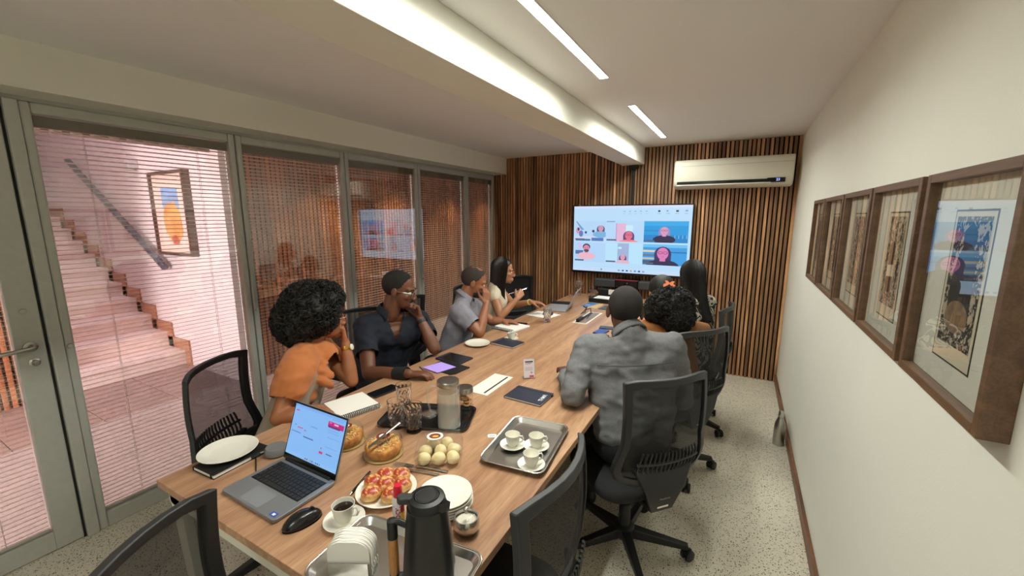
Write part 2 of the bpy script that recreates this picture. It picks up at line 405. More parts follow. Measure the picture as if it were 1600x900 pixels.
# fixed glazing behind the door line, out of sight but closing the room
struct(obj('wall_left_rear', MB().box(XG-.05, XG, -1.7, -.36, 0, ZT), M_WALL, smooth=0))
dr = bpy.data.objects.new('door_1', None); link(dr); dr['kind'] = 'structure'
DY0, DY1, DZ = -.33, .575, 2.125
for a, b in ((DY0, DY0+.1), (DY1-.098, DY1)): obj('stile', MB().box(XG-.045, XG+.012, a, b, .006, DZ), M_ALU, dr, 0, .004)
obj('bottom_rail', MB().box(XG-.045, XG+.010, DY0+.1, DY1-.098, .006, .105), M_ALU, dr, 0, .003)
obj('top_rail', MB().box(XG-.045, XG+.010, DY0+.1, DY1-.098, DZ-.1, DZ), M_ALU, dr, 0, .003)
for xx in (XG+.002, XG-.036): obj('pane', MB().box(xx-.002, xx+.002, DY0+.1, DY1-.098, .1, DZ-.1), M_GLASS, dr, 0)
obj('gasket', MB().box(XG-.04, XG+.006, DY1, .585, 0, DZ+.03).box(XG-.04, XG+.006, -.36, .585, DZ, DZ+.03), M_DARKGAP, dr, 0)
blind(DY0+.1, DY1-.098, .105, DZ-.1, 'pale venetian blind inside the glazed door', 13)
hp = Px(35, 545, XG+.02)
hd = obj('door_handle', MB().lathe([(0, 0), (.024, 0), (.024, .008), (.012, .012), (.010, .05), (0, .05)], 18, M=Matrix.Translation((XG+.012, .525, hp.z)) @ Matrix.Rotation(PI/2, 4, 'Y'))
         .tube([(XG+.055, .53, hp.z), (XG+.06, .515, hp.z), (XG+.062, .48, hp.z-.002), (XG+.06, .41, hp.z-.004), (XG+.05, .395, hp.z-.004)], .0095, 10), M_STEELB, dr)
obj('lock_cylinder', MB().lathe([(0, 0), (.02, 0), (.02, .008), (.013, .012), (.012, .022), (0, .022)], 18, M=Matrix.Translation((XG+.012, .528, hp.z-.075)) @ Matrix.Rotation(PI/2, 4, 'Y')).box(XG+.03, XG+.05, .522, .534, hp.z-.078, hp.z-.072), M_STEELB, dr)
obj('glazing_button', MB().lathe([(0, 0), (.013, 0), (.011, .008), (0, .010)], 14, M=Matrix.Translation((XG+.012, .525, hp.z+.17)) @ Matrix.Rotation(PI/2, 4, 'Y')), M_ALU, dr)
obj('closer_plate', MB().box(XG+.012, XG+.02, .50, .535, DZ-.13, DZ-.04).box(XG+.02, XG+.026, .51, .525, DZ-.09, DZ-.07), M_DARKGAP, dr, 0, .003)

# ------------------------------------------------------------------ hall beyond the glass
XH = -4.25; YSW = 2.13
M_HALLW = pm('hall_wall_paint', 'dccfd0', .8)
M_HALLF = terrazzo('hall_floor_stone', 'b5a6a2', '8d7d78', '9a8a85', 40)
struct(obj('floor_hall', MB().box(-4.42, -2.93, -2.5, 7.6, -.08, -.002), M_HALLF, smooth=0))
lt = struct(obj('floor_landing', MB().box(-10.5, -4.42, -2.5, YSW, -.12, -.03), pm('landing_grout', '6a5750', .9), smooth=0))
tm = mesh_of('floor_tile', MB().box(-.247, .247, -.247, .247, -.03, -.002), pm('landing_tile', '9a8078', .4, var=(3, .12)), 0)
for i in range(5):
    for j in range(9):
        o = bpy.data.objects.new('floor_tile', tm); link(o, lt); o.location = (-4.42-.25-.5*i, YSW-.25-.5*j, 0)
struct(obj('wall_stair', MB().box(-10.5, XH-.02, YSW, YSW+.12, -.1, 5.2), M_HALLW, smooth=0))
struct(obj('wall_hall_far', MB().box(-10.6, -10.5, -2.5, YSW, -.1, 5.2), M_HALLW, smooth=0))
struct(obj('wall_hall_end', MB().box(-10.5, -4.42, -2.62, -2.5, -.1, 5.2).box(-4.42, -2.93, -2.62, -2.5, 2.36, 5.2), M_HALLW, smooth=0))
struct(obj('wall_hall_north', MB().box(XH-.05, -2.93, 7.6, 7.7, 0, 2.6), M_HALLW, smooth=0))
struct(obj('ceiling_hall', MB().box(-4.42, -2.93, -2.5, 7.6, 2.36, 2.46), M_HALLW, smooth=0))
struct(obj('trim_4', MB().box(-4.5, -4.42, -2.5, YSW, 2.26, 5.2), M_HALLW, smooth=0))      # bulkhead over the stairwell
fas = struct(obj('trim_5', MB().box(-4.415, -4.40, -2.5, YSW, 2.24, 2.36), pm('fascia', '6b5245', .6), smooth=0))
fm = mesh_of('fascia_slat', MB().box(0, .018, -.03, .03, 2.235, 2.359), wood('fascia_slat', '7d6657', 'a99483', 2, 2), 0)
for i in range(42):
    o = bpy.data.objects.new('fascia_slat', fm); link(o, fas); o.location = (-4.40, -2.4+i*.107, 0)
# slat wall of the corridor, one piece per slat
hw = struct(obj('wall_hall_slats', MB().box(XH-.08, XH-.024, YSW+.12, 7.6, 0, 2.36), pm('slat_backing', '140b07'), smooth=0))
M_HSLAT = wood('hall_slat_wood', '7a4526', 'c98253', axis=2, scale=1.4, rough=.5, rand=.4)
hs = mesh_of('slat', MB().box(-.024, 0, -.016, .016, 0, 2.356), M_HSLAT, 0)
y = YSW+.14
while y < 7.55:
    o = bpy.data.objects.new('slat', hs); link(o, hw); o.location = (XH, y, 0); y += .05
hw2 = struct(obj('wall_hall_west', MB().box(-5.56, -5.476, -2.5, .955, -.03, 2.4), pm('slat_backing', '140b07'), smooth=0))
struct(obj('wall_stair_upper', MB().box(-5.56, -5.45, -2.5, .955, 2.4, 5.2), M_HALLW, smooth=0))
struct(obj('wall_stair_flank', MB().box(-10.5, -5.56, .86, .955, -.1, 5.2), M_HALLW, smooth=0))
y = -2.45
while y < .95:
    o = bpy.data.objects.new('slat', hs); link(o, hw2); o.location = (-5.452, y, .0); y += .05
# stair: solid steps with wooden zigzag skirting and a steel rail on the wall
st = struct(obj('stairs', MB().box(-9.3, -9.2, .96, YSW, -.03, 1.74), M_HALLW, smooth=0))
M_STEP = pm('stair_stone', 'e6d3cc', .5, var=(20, .06)); M_ZIG = wood('skirting_wood', '9a6248', 'c08a6a', 0, 2)
TR, RI, NS = .36, .166, 10; SX = -5.42
zig = []
stepm = mesh_of('step', MB().box(-TR-.03, 0, .96, YSW-.002, -RI, -.03).box(-TR-.03, .02, .96, YSW-.002, -.03, 0), M_STEP, 0)
for i in range(NS):
    o = bpy.data.objects.new('step', stepm); link(o, st); o.location = (SX-TR*i, 0, RI*(i+1))
    zx = SX-TR*i
    obj('skirting_board', MB().box(zx-TR, zx+.13, YSW-.018, YSW-.001, RI*(i+1)+.0, RI*(i+1)+.12).box(zx+.022, zx+.13, YSW-.018, YSW-.001, RI*i, RI*(i+1)), M_ZIG, st, 0)
for i in range(NS): obj('stringer', MB().box(SX-TR*i-TR, SX-TR*i, .965, YSW-.01, -.03, max(.0, RI*i-.001)), M_HALLW, st, 0) if i else None
hr = thing('handrail', 'steel handrail sloping up the wall above the stair', 'handrail', (-5.6, YSW-.07, .9))
A0 = Py(258, 418, YSW-.07); A1 = Py(105, 250, YSW-.07); off = Vector((-5.6, YSW-.07, .9))
obj('rail', MB().tube([A0-off, A1-off], .034, 12), pm('rail_steel', '6a6a74', .35, .8), hr)
for t in (.05, .35, .65, .95):
    q = A0.lerp(A1, t)-off; obj('bracket', MB().tube([q+Vector((0, 0, -.02)), q+Vector((0, .02, -.07)), q+Vector((0, .07, -.08))], .008, 8), M_STEELB, hr)
# painting on the stair wall
pc = Py(280, 335, YSW-.04)
pt = thing('framed_painting', 'dark framed orange and blue painting on the white stair wall', 'painting', (-5.2, YSW, 1.68))
W_, H_ = .74, .86
fr = MB()
for a, b, c_, d_ in ((-W_/2, -W_/2+.03, -H_/2, H_/2), (W_/2-.03, W_/2, -H_/2, H_/2), (-W_/2+.03, W_/2-.03, H_/2-.03, H_/2), (-W_/2+.03, W_/2-.03, -H_/2, -H_/2+.03)): fr.box(a, b, -.07, 0, c_, d_)
obj('frame', fr, wood('dark_frame', '3a2019', '5c352a', 2, 3), pt, 0)
obj('mount', MB().box(-W_/2+.03, W_/2-.03, -.045, -.01, -H_/2+.03, H_/2-.03), pm('painting_mount', 'e7c9bd', .8), pt, 0)
def blob(cx, cz, rx, rz, n=18, j=.0, seed=1):
    rn = random.Random(seed); return [(cx+rx*(1+rn.uniform(-j, j))*math.cos(2*PI*k/n), cz+rz*(1+rn.uniform(-j, j))*math.sin(2*PI*k/n)) for k in range(n)]
MXZ = Matrix(((1, 0, 0, 0), (0, 0, -1, 0), (0, 1, 0, 0), (0, 0, 0, 1)))     # xy polygon -> xz plane, extrude towards -y
MF = Matrix.Translation((0, -.045, 0)) @ MXZ
obj('sky_patch', MB().prism([(-.17, .07), (.18, .05), (.18, .26), (-.17, .28)], 0, .002, M=MF), pm('paint_blue', '7fa6d8', .7, var=(9, .2)), pt, 0)
obj('figure_patch', MB().prism(blob(.02, -.08, .19, .21, 16, .15, 3), .002, .004, M=MF), pm('paint_orange', 'e39a52', .7, var=(8, .35)), pt, 0)
obj('lower_patch', MB().prism(blob(.03, -.27, .08, .05, 12, .2, 4), .004, .006, M=MF), pm('paint_red', 'b4553a', .7), pt, 0)
# small wall lamp on the stair wall
wl = Py(203, 257, YSW-.05)
tag(obj('wall_lamp', MB().box(-.06, .06, -.09, 0, -.05, .05).lathe([(0, -.07), (.03, -.07), (.04, -.05), (0, -.05)], 12, (0, -.05, 0)), pm('lamp_grey', 'b9b2b4', .5), smooth=30, bevel=.006, loc=(wl.x, YSW, wl.z)), 'small grey box lamp high on the stair wall', 'lamp')
# recessed downlights washing the corridor slats
for k, yy in enumerate((3.15, 4.35, 5.55, 6.6)):
    d = thing('downlight', 'round recessed downlight in the corridor ceiling washing the slatted wall', 'downlight', (XH+.32, yy, 2.36), 0, 'corridor downlights')
    obj('trim_ring', MB().lathe([(.034, 0), (.05, 0), (.05, -.006), (.036, -.008), (.034, 0)], 24), M_WHITE, d)
    obj('lens', MB().lathe([(0, -.002), (.035, -.002), (.035, -.001), (0, -.001)], 20), em('ffd9a8', 6), d)
    l = bpy.data.lights.new('downlight_bulb', 'SPOT'); l.energy = 120; l.color = (1, .76, .55); l.spot_size = 1.9; l.spot_blend = .6; l.shadow_soft_size = .04
    lo = bpy.data.objects.new('downlight_bulb', l); link(lo, d); lo.location = (0, 0, -.02); lo.rotation_euler = (0, math.radians(-14), 0)

# ------------------------------------------------------------------ ceiling strip lights
for k, (xx, ya, yb, lab) in enumerate(((-.709, 2.93, 4.20, 'between the beam and the air conditioner'), (-.709, .85, 2.30, 'long stretch over the middle of the table'), (-.709, -1.45, -.35, 'added unseen as fill over the end away from the television'))):  # the last strip is an added fill light, out of view behind the camera
    t = thing('strip_light', 'white recessed linear ceiling light '+lab, 'light', (xx, (ya+yb)/2, ZC), 0, 'recessed strip lights')
    h = (yb-ya)/2
    obj('housing', MB().box(-.027, -.0225, -h-.004, h+.004, -.004, .0).box(.0225, .027, -h-.004, h+.004, -.004, 0).box(-.0225, .0225, -h-.004, -h, -.004, 0).box(-.0225, .0225, h, h+.004, -.004, 0), M_WHITE, t, 0)
    obj('diffuser', MB().box(-.0225, .0225, -h, h, -.003, -.0005), em('fbfdf0', LED_STRENGTH), t, 0)
    l = bpy.data.lights.new('led_row', 'AREA'); l.shape = 'RECTANGLE'; l.size = .045; l.size_y = 2*h; l.energy = LED_WATTS*(1, 1, .62)[k]; l.color = (.97, .985, .88); l.spread = math.radians(160)
    lo = bpy.data.objects.new('led_row', l); link(lo, t); lo.location = (0, 0, -.0045)
# ------------------------------------------------------------------ television
def flat_poly(layers, M, name, parent, dz=.0004, base=0):
    """a flat printed picture: layers of coloured polygons, each a hair proud of the last"""
    mb = MB(); mats = []
    for k, (poly, mt) in enumerate(layers):
        if mt not in mats: mats.append(mt)
        n_ = len(poly); z = base+dz*k
        mb.add([(x, y_, z) for x, y_ in poly], [tuple(range(n_))], mats.index(mt), M)
    me = bpy.data.meshes.new(name); me.from_pydata(mb.v, [], mb.f)
    for mt in mats: me.materials.append(mt)
    me.polygons.foreach_set('material_index', mb.m)
    o = bpy.data.objects.new(name, me); link(o, parent); return o
def R4(x0, y0, x1, y1): return [(x0, y0), (x1, y0), (x1, y1), (x0, y1)]
def EL(cx, cy, rx, ry, n_=16): return [(cx+rx*math.cos(2*PI*k/n_), cy+ry*math.sin(2*PI*k/n_)) for k in range(n_)]
TX0, TX1, TZ0, TZ1, TY = -1.737, -.44, .997, 1.772, 4.615
tv = thing('television', 'large wall television showing a six-tile video call', 'television', ((TX0+TX1)/2, TY, (TZ0+TZ1)/2))
tw, th = TX1-TX0, TZ1-TZ0
obj('body', MB().box(-tw/2, tw/2, .004, .045, -th/2, th/2), M_BLACK, tv, 0, .004)
obj('wall_bracket', MB().box(-.25, .25, .045, .088, -.2, .2), M_BLACK, tv, 0)
bz = MB()
for a, b, c_, d_ in ((-tw/2, -tw/2+.012, -th/2, th/2), (tw/2-.012, tw/2, -th/2, th/2), (-tw/2+.012, tw/2-.012, th/2-.012, th/2), (-tw/2+.012, tw/2-.012, -th/2, -th/2+.024)): bz.box(a, b, -.004, .004, c_, d_)
obj('bezel', bz, M_BLACKG, tv, 0)
sw, sh = tw-.024, th-.036; S0 = Vector((-tw/2+.012, -.001, th/2-.012))
MTV = Matrix.Translation(S0) @ Matrix(((sw, 0, 0, 0), (0, 0, -1, 0), (0, -sh, 0, 0), (0, 0, 0, 1)))    # screen uv (0..1, v down) -> local, w towards viewer
E1 = 1.0
def T(h): return em(h, E1)
flat_poly([(R4(0, 0, 1, 1), T('b9dcf8')), (R4(0, 0, 1, .035), T('d3dcfa')), (R4(0, .945, 1, 1), T('c4dcf7'))], MTV, 'screen', tv)
tb = []
for k in range(5): tb += [(R4(.45+k*.046, .075, .465+k*.046, .09), T('8fb0d0')), (R4(.446+k*.046, .115, .47+k*.046, .122), T('9dbddb'))]
tb += [(R4(.735, .07, .752, .095), T('1e2c48')), (R4(.80, .07, .815, .09), T('7f9dc0')), (R4(.875, .07, .895, .095), T('243352')), (R4(.945, .07, .965, .09), T('7f9dc0'))]
tb += [(R4(.73+k*.07, .115, .758+k*.07, .122), T('8aa8ca')) for k in range(4)]
flat_poly(tb, MTV, 'toolbar_icons', tv, .00002, .001)
ib = [(EL(.27, .965, .008, .014), T('4aa0b8'))]
for k, c_ in enumerate(('7c98b8', '3b5a8c', '2a4f96', 'c89a6a', '4a90c8', '28507c', '8e9cc0')): ib.append((R4(.42+k*.035, .955, .438+k*.035, .978), T(c_)))
flat_poly(ib, MTV, 'taskbar_icons', tv, .00002, .001)
def head(cx, cy, s, skin, hair, top, long=True, glasses=False, beard=False, asp=.6):
    L_ = []
    a = s*asp
    if long: L_.append((EL(cx, cy+.02, a*1.35, s*1.35), T(hair))); L_.append((R4(cx-a*1.3, cy, cx-a*.7, cy+s*1.9), T(hair))); L_.append((R4(cx+a*.7, cy, cx+a*1.3, cy+s*1.9), T(hair)))
    else: L_.append((EL(cx, cy-s*.35, a*1.08, s*.95), T(hair)))
    L_.append((EL(cx, cy+s*2.2, a*2.6, s*1.1), T(top))); L_.append((R4(cx-a*.45, cy+s*.5, cx+a*.45, cy+s*1.4), T(skin)))
    L_.append((EL(cx, cy+s*.08, a*.9, s*1.02), T(skin)))
    if beard: L_.append((EL(cx, cy+s*.7, a*.7, s*.42), T('54405a')))
    L_.append((EL(cx, cy+s*.6, a*.22, s*.045), T('b2688c')))
    if glasses:
        for q in (-1, 1):
            L_.append((EL(cx+q*a*.4, cy-s*.05, a*.36, s*.24), T('2c2440'))); L_.append((EL(cx+q*a*.4, cy-s*.05, a*.28, s*.18), T(skin)))
    else:
        for q in (-1, 1): L_.append((EL(cx+q*a*.38, cy-s*.05, a*.14, s*.08), T('4a3048')))
    return L_
def clipy(layers, x0, y0, x1, y1):
    return [([(min(max(x, x0), x1), min(max(y_, y0), y1)) for x, y_ in p], mt) for p, mt in layers]
def tile(x0, y0, x1, y1, layers, name_w=.09):
    L_ = clipy(layers, x0, y0, x1, y1)
    L_.append((R4(x0+.004, y1-.035, x0+name_w, y1-.012), T('53657f')))
    flat_poly(L_, MTV, 'video_tile', tv, .00003, .0008)
tile(.012, .224, .30, .53, [(R4(.012, .224, .30, .53), T('b3d6f6')), ([(.02, .23), (.03, .23), (.10, .36), (.07, .36)], T('7d9cc8')), (R4(.012, .46, .30, .53), T('cfd8f0')), (R4(.02, .5, .16, .53), T('4878a8')), (R4(.17, .48, .28, .53), T('5478c8')),
     (EL(.04, .37, .018, .05), T('d79ab8')), (EL(.045, .35, .01, .025), T('3c3660')), (EL(.07, .42, .02, .05), T('6a78b8')), (EL(.115, .40, .011, .02), T('3d4a78')), (EL(.185, .38, .012, .022), T('38406a')), (EL(.20, .43, .02, .03), T('c8a8c8'))]
     + head(.253, .33, .045, 'd09ab6', '46508a', '78b4dc', True))
tile(.304, .224, .622, .53, [(R4(.304, .224, .622, .53), T('b4d8f8')), (R4(.304, .224, .38, .24), T('8aa2c8')), (R4(.395, .26, .475, .53), T('e2b4d6')), (R4(.475, .285, .535, .4), T('c4eaf8')), (R4(.39, .258, .396, .53), T('b08cc0'))]
     + head(.502, .43, .06, 'e2708f', '5a4478', 'f08a88', True, True))
tile(.628, .224, .978, .53, [(R4(.628, .224, .978, .53), T('1a98dc')), (R4(.628, .224, .978, .29), T('2fa6e6')), (R4(.628, .355, .76, .362), T('1c68a0')), (R4(.628, .42, .978, .53), T('1784cc'))]
     + [(R4(.875+k*.03, .42, .88+k*.03, .47), T('7cd0f4')) for k in range(4)] + head(.793, .36, .058, 'd79ac0', '8f88c4', '26244a', True, True))
tile(.012, .556, .30, .858, [(R4(.012, .556, .30, .858), T('b0d4f8')), (R4(.05, .565, .08, .65), T('d4c0ec')), (R4(.02, .68, .095, .74), T('5a74a8'))] + head(.125, .645, .055, 'd98aa4', '2e2c50', 'e8b8c8', False, False, True))
tile(.304, .556, .622, .858, [(R4(.304, .556, .622, .858), T('b8e2fb')), (R4(.41, .556, .508, .858), T('9fb4dc')), (R4(.415, .61, .445, .64), T('c8ecfc'))] + head(.458, .76, .04, 'e0a0bc', '5a3e66', 'dcb8cc', True))
tile(.628, .556, .978, .858, [(R4(.628, .556, .978, .858), T('6cc0f0')), (R4(.628, .60, .978, .858), T('3a9ce0')), (R4(.628, .64, .78, .67), T('d8d0b8')), (R4(.628, .70, .76, .73), T('6a7890')), (R4(.628, .75, .75, .775), T('c0c4b4')), (R4(.628, .79, .74, .83), T('4c5c74')), (R4(.85, .66, .978, .672), T('1e5c94'))]
     + head(.79, .68, .085, 'dc7cb8', '3a3468', '2c2850', True, True))

# ------------------------------------------------------------------ video bar on its shelf under the screen, small white adapters
vb = thing('video_bar', 'long dark grey video conference bar with red lit edge under the television', 'speaker bar', (-1.12, 4.61, .88))
for a, b in ((-.33, -.085), (.17, .33)): obj('speaker_wing', MB().box(a, b, -.045, .09, -.03, .06), pm('speaker_cloth', '3c3f42', .85, bump=(600, .3)), vb, 0, .012)
obj('camera_housing', MB().box(-.085, .17, -.055, .09, -.035, .075), M_BLACKG, vb, 0, .01)
obj('light_edge', MB().box(-.08, .165, -.057, -.05, .062, .07), em('c02036', .6), vb, 0)
obj('lens', MB().lathe([(0, 0), (.025, 0), (.027, .006), (.018, .010), (0, .012)], 20, M=Matrix.Translation((.045, -.056, .015)) @ Matrix.Rotation(PI/2, 4, 'X')), M_BLACKG, vb)
obj('wall_mount', MB().box(-.08, .08, .0, .09, -.05, -.03), M_BLACK, vb, 0)

# ------------------------------------------------------------------ air conditioner
ac = thing('air_conditioner', 'white split air conditioner mounted high on the slatted wall', 'air conditioner', (-.137, YB, 1.915))
prof = [(0, .275), (-.175, .275), (-.198, .255), (-.205, .20), (-.2, .075), (-.185, .035), (-.15, .008), (-.06, 0), (0, 0)]
vs = [(s*.502, y_, z) for s in (-1, 1) for y_, z in prof]; k = len(prof)
obj('body', MB().add(vs, [tuple(range(k)), tuple(reversed(range(k, 2*k)))]+[(i, i+1, k+i+1, k+i) for i in range(k-1)]+[(k-1, 0, k, 2*k-1)]), pm('ac_white', 'd9d6c9', .45), ac, 35, .012, bseg=3)
obj('front_seam', MB().box(-.49, .49, -.2055, -.2, .2105, .2135), pm('seam_grey', 'a8a59a', .6), ac, 0)
obj('outlet', MB().box(-.47, .44, -.2065, -.16, .032, .066), M_BLACKG, ac, 0, .004)
obj('louvre', MB().box(-.47, .33, -.21, -.2, .026, .036), pm('ac_white', 'd9d6c9'), ac, 0, .002)
obj('display', MB().box(.30, .44, -.2085, -.2, .034, .072), M_BLACKG, ac, 0)
lettering('23', .03, em('9db4ff', 1.6), ac, Matrix.Translation((.385, -.2092, .054)) @ MXZ, True, 'display_digits')

# ------------------------------------------------------------------ framed prints on the right wall (generic woodcut-like stand-ins)
def woodcut(name, seed, scale):
    mt = bpy.data.materials.new(name); mt.use_nodes = True; nt = mt.node_tree; N = nt.nodes; L = nt.links; b = N['Principled BSDF']; b.inputs['Roughness'].default_value = .8
    tc = N.new('ShaderNodeTexCoord'); mp = N.new('ShaderNodeMapping'); mp.inputs['Location'].default_value = (seed*3.1, seed*1.7, seed); L.new(tc.outputs['Object'], mp.inputs['Vector'])
    n1 = N.new('ShaderNodeTexNoise'); n1.inputs['Scale'].default_value = scale; n1.inputs['Detail'].default_value = 3; n1.inputs['Distortion'].default_value = 1.6; L.new(mp.outputs[0], n1.inputs['Vector'])
    wv = N.new('ShaderNodeTexWave'); wv.inputs['Scale'].default_value = scale*2.3; wv.inputs['Distortion'].default_value = 9; wv.inputs['Detail'].default_value = 2; L.new(mp.outputs[0], wv.inputs['Vector'])
    ad = N.new('ShaderNodeMath'); ad.operation = 'ADD'; ml = N.new('ShaderNodeMath'); ml.operation = 'MULTIPLY'; ml.inputs[1].default_value = .35
    L.new(wv.outputs['Fac'], ml.inputs[0]); L.new(n1.outputs['Fac'], ad.inputs[0]); L.new(ml.outputs[0], ad.inputs[1])
    cr = N.new('ShaderNodeValToRGB'); cr.color_ramp.elements[0].position = .64; cr.color_ramp.elements[1].position = .74
    cr.color_ramp.elements[0].color = lin('28241f'); cr.color_ramp.elements[1].color = lin('a89d88'); L.new(ad.outputs[0], cr.inputs[0]); L.new(cr.outputs[0], b.inputs['Base Color'])
    return mt
M_MAT = pm('mat_board', 'cfcfc0', .85); M_INK = pm('print_ink', '26221e', .75, var=(60, .4)); M_PRPAPER = pm('print_paper', 'c9bfa6', .85); M_PRBR = pm('print_brown', '7a6248', .8, var=(50, .3))
FRAMES = [(.955, 1.365), (1.40, 1.835), (1.862, 2.29), (2.325, 2.765), (2.80, 3.19)]
plab = ['of a large dark figure over a round brown disc', 'with a dark standing figure in a pale skirt', 'with crowded dark upright figures', 'with ringed round motifs down its middle', 'with one solid dark narrow block']
F0, F1 = 1.262, 1.735
MWX = Matrix(((0, 0, -1, 0), (1, 0, 0, 0), (0, 1, 0, 0), (0, 0, 0, 1)))     # xy polygon -> yz plane, extrude towards -x
for k, (ya, yb) in enumerate(FRAMES):
    yc = (ya+yb)/2; hw_ = (yb-ya)/2; hh = (F1-F0)/2; D = .042
    t = thing('framed_print', 'brown framed woodcut print '+plab[k], 'picture', (XR, yc, (F0+F1)/2), 0, 'framed prints on the right wall')
    fw = .020
    for a, b, c_, d_ in ((-hw_, -hw_+fw, -hh, hh), (hw_-fw, hw_, -hh, hh), (-hw_+fw, hw_-fw, hh-fw, hh), (-hw_+fw, hw_-fw, -hh, -hh+fw)):
        obj('frame_rail', MB().box(-D, 0, a, b, c_, d_), M_FRAMEW, t, 0, .0015)
    obj('mat_board', MB().box(-.02, -.004, -hw_+fw, hw_-fw, -hh+fw, hh-fw), M_MAT, t, 0)
    pw, ph = .082, .155
    MM = Matrix.Translation((-.0202, 0, -.005)) @ MWX
    obj('mat_opening', MB().prism(R4(-pw-.004, -ph-.004, pw+.004, ph+.004), 0, .0004, M=MM), M_INK, t, 0)
    obj('print_sheet', MB().prism(R4(-pw, -ph, pw, ph), .0004, .0008, M=MM), M_PRPAPER, t, 0)
    obj('print_image', MB().prism(R4(-pw+.01, -ph+.035, pw-.01, ph-.01), .0008, .001, M=MM), woodcut('woodcut_%d' % k, k+2, (26, 34, 30, 40, 22)[k]), t, 0)
    if k == 0:
        obj('print_figure', MB().prism([(-.045, -.07), (.05, -.07), (.055, .0), (.04, .06), (.025, .085), (.03, .115), (.0, .135), (-.025, .115), (-.02, .085), (-.04, .05)], .001, .0012, M=MM), M_INK, t, 0)
        obj('print_disc', MB().prism(blob(.005, -.06, .05, .034, 20), .0012, .0014, M=MM), M_PRBR, t, 0)
    if k == 1:
        obj('print_figure', MB().prism([(-.02, -.08), (.03, -.08), (.035, -.03), (.03, .03), (.035, .06), (.01, .075), (-.01, .06), (-.015, .0)], .001, .0012, M=MM), M_INK, t, 0)
        obj('print_skirt', MB().prism([(-.025, -.03), (.04, -.035), (.035, .0), (-.015, .005)], .0012, .0014, M=MM), M_PRPAPER, t, 0)
    if k == 3:
        for q, zz in enumerate((-.03, .02)): obj('print_ring', MB().prism(blob(0, zz, .03, .024, 18), .001, .0012, M=MM).prism(blob(0, zz, .018, .014, 14), .0012, .0014, 1, M=MM), [M_INK, M_PRPAPER], t, 0)
    if k == 4: obj('print_figure', MB().prism([(-.05, -.1), (.05, -.1), (.05, .12), (-.05, .12)], .001, .0012, M=MM), M_INK, t, 0)
    obj('glass', MB().box(-.032, -.030, -hw_+fw, hw_-fw, -hh+fw, hh-fw), clear('picture_glass', 'ffffff', 1.52, boost=1.6), t, 0)

# steel bottle standing on the floor by the baseboard
bpz = Pz(1216, 694, 0)
bt = thing('water_bottle', 'brushed steel water bottle standing on the floor against the baseboard', 'bottle', (.355, bpz.y, 0))
obj('bottle_body', MB().lathe([(0, 0), (.033, 0), (.036, .004), (.036, .135), (.033, .165), (.022, .195), (.016, .21), (.016, .222), (0, .222)], 28), M_STEELB, bt)
obj('cap', MB().lathe([(.0175, .215), (.0185, .22), (.0185, .248), (.015, .256), (0, .258)], 24), M_STEEL, bt)

# ------------------------------------------------------------------ conference table
TXL, TXR, TYN, TYF = -1.695, -.521, .529, 4.58
tbl = thing('conference_table', 'long wooden conference table on white metal frame', 'table', ((TXL+TXR)/2, (TYN+TYF)/2, 0))
tc_ = Vector(((TXL+TXR)/2, (TYN+TYF)/2, 0)); hx, hy = (TXR-TXL)/2, (TYF-TYN)/2
obj('tabletop', MB().box(-hx, hx, -hy, hy, .722, .75), M_TABLE, tbl, 0, .002)
M_TFR = pm('white_metal', 'd8d5ca', .45)
obj('end_rail', MB().box(-hx+.02, hx-.02, -hy+.02, -hy+.05, .66, .722), M_TFR, tbl, 0, .002)
obj('end_rail', MB().box(-hx+.02, hx-.02, hy-.05, hy-.02, .66, .722), M_TFR, tbl, 0, .002)
for s in (-1, 1): obj('side_rail', MB().box(s*(hx-.11)-.015, s*(hx-.11)+.015, -hy+.05, hy-.05, .66, .722), M_TFR, tbl, 0, .002)
for yy in (-hy+.035, 0, hy-.035):
    for s in (-1, 1):
        x = s*(hx-.055); obj('leg', MB().add([(x-.035, yy-.015, .722), (x+.035, yy-.015, .722), (x+.035, yy+.015, .722), (x-.035, yy+.015, .722), (x-s*.10-.02, yy-.015, 0), (x-s*.10+.02, yy-.015, 0), (x-s*.10+.02, yy+.015, 0), (x-s*.10-.02, yy+.015, 0)], [(0, 1, 2, 3), (7, 6, 5, 4), (0, 4, 5, 1), (1, 5, 6, 2), (2, 6, 7, 3), (3, 7, 4, 0)]), M_TFR, tbl, 0, .002)
# power hatches let into the top
def hatch(x0, x1, y0, y1, openlid):
    cx, cy = (x0+x1)/2-tc_.x, (y0+y1)/2-tc_.y; a, b = (x1-x0)/2, (y1-y0)/2
    if not openlid:
        h = obj('power_hatch', MB().box(cx-a, cx+a, cy-b, cy+b, .7495, .7535), M_WHITE, tbl, 0, .001)
        obj('hatch_slot', MB().box(cx+a*.45, cx+a*.62, cy-b*.86, cy+b*.9, .7535, .7540), M_BLACK, h, 0)
    else:
        h = obj('power_hatch', MB().box(cx-a, cx+a, cy-b, cy-b+.018, .7495, .7535).box(cx-a, cx+a, cy+b-.018, cy+b, .7495, .7535).box(cx-a, cx-a+.014, cy-b+.018, cy+b-.018, .7495, .7535).box(cx+a-.014, cx+a, cy-b+.018, cy+b-.018, .7495, .7535), M_WHITE, tbl, 0, .001)
        obj('hatch_well', MB().box(cx-a+.014, cx+a-.014, cy-b+.018, cy+b-.018, .7495, .7505), M_BLACK, h, 0)
        obj('hatch_lid', MB().box(cx-.012, cx+a-.016, cy-b+.02, cy+b-.02, .7515, .7545), pm('lid_brown_reflection', 'b59a80', .3, .6), h, 0)  # brown reflection on the steel lid is put into its colour
        obj('socket', MB().box(cx-.045, cx-.014, cy-b+.04, cy-b+.16, .7505, .775), M_BLACK, h, 0, .003)
hatch(-1.178, -1.058, 1.645, 1.92, False); hatch(-1.205, -1.08, 3.235, 3.69, True)

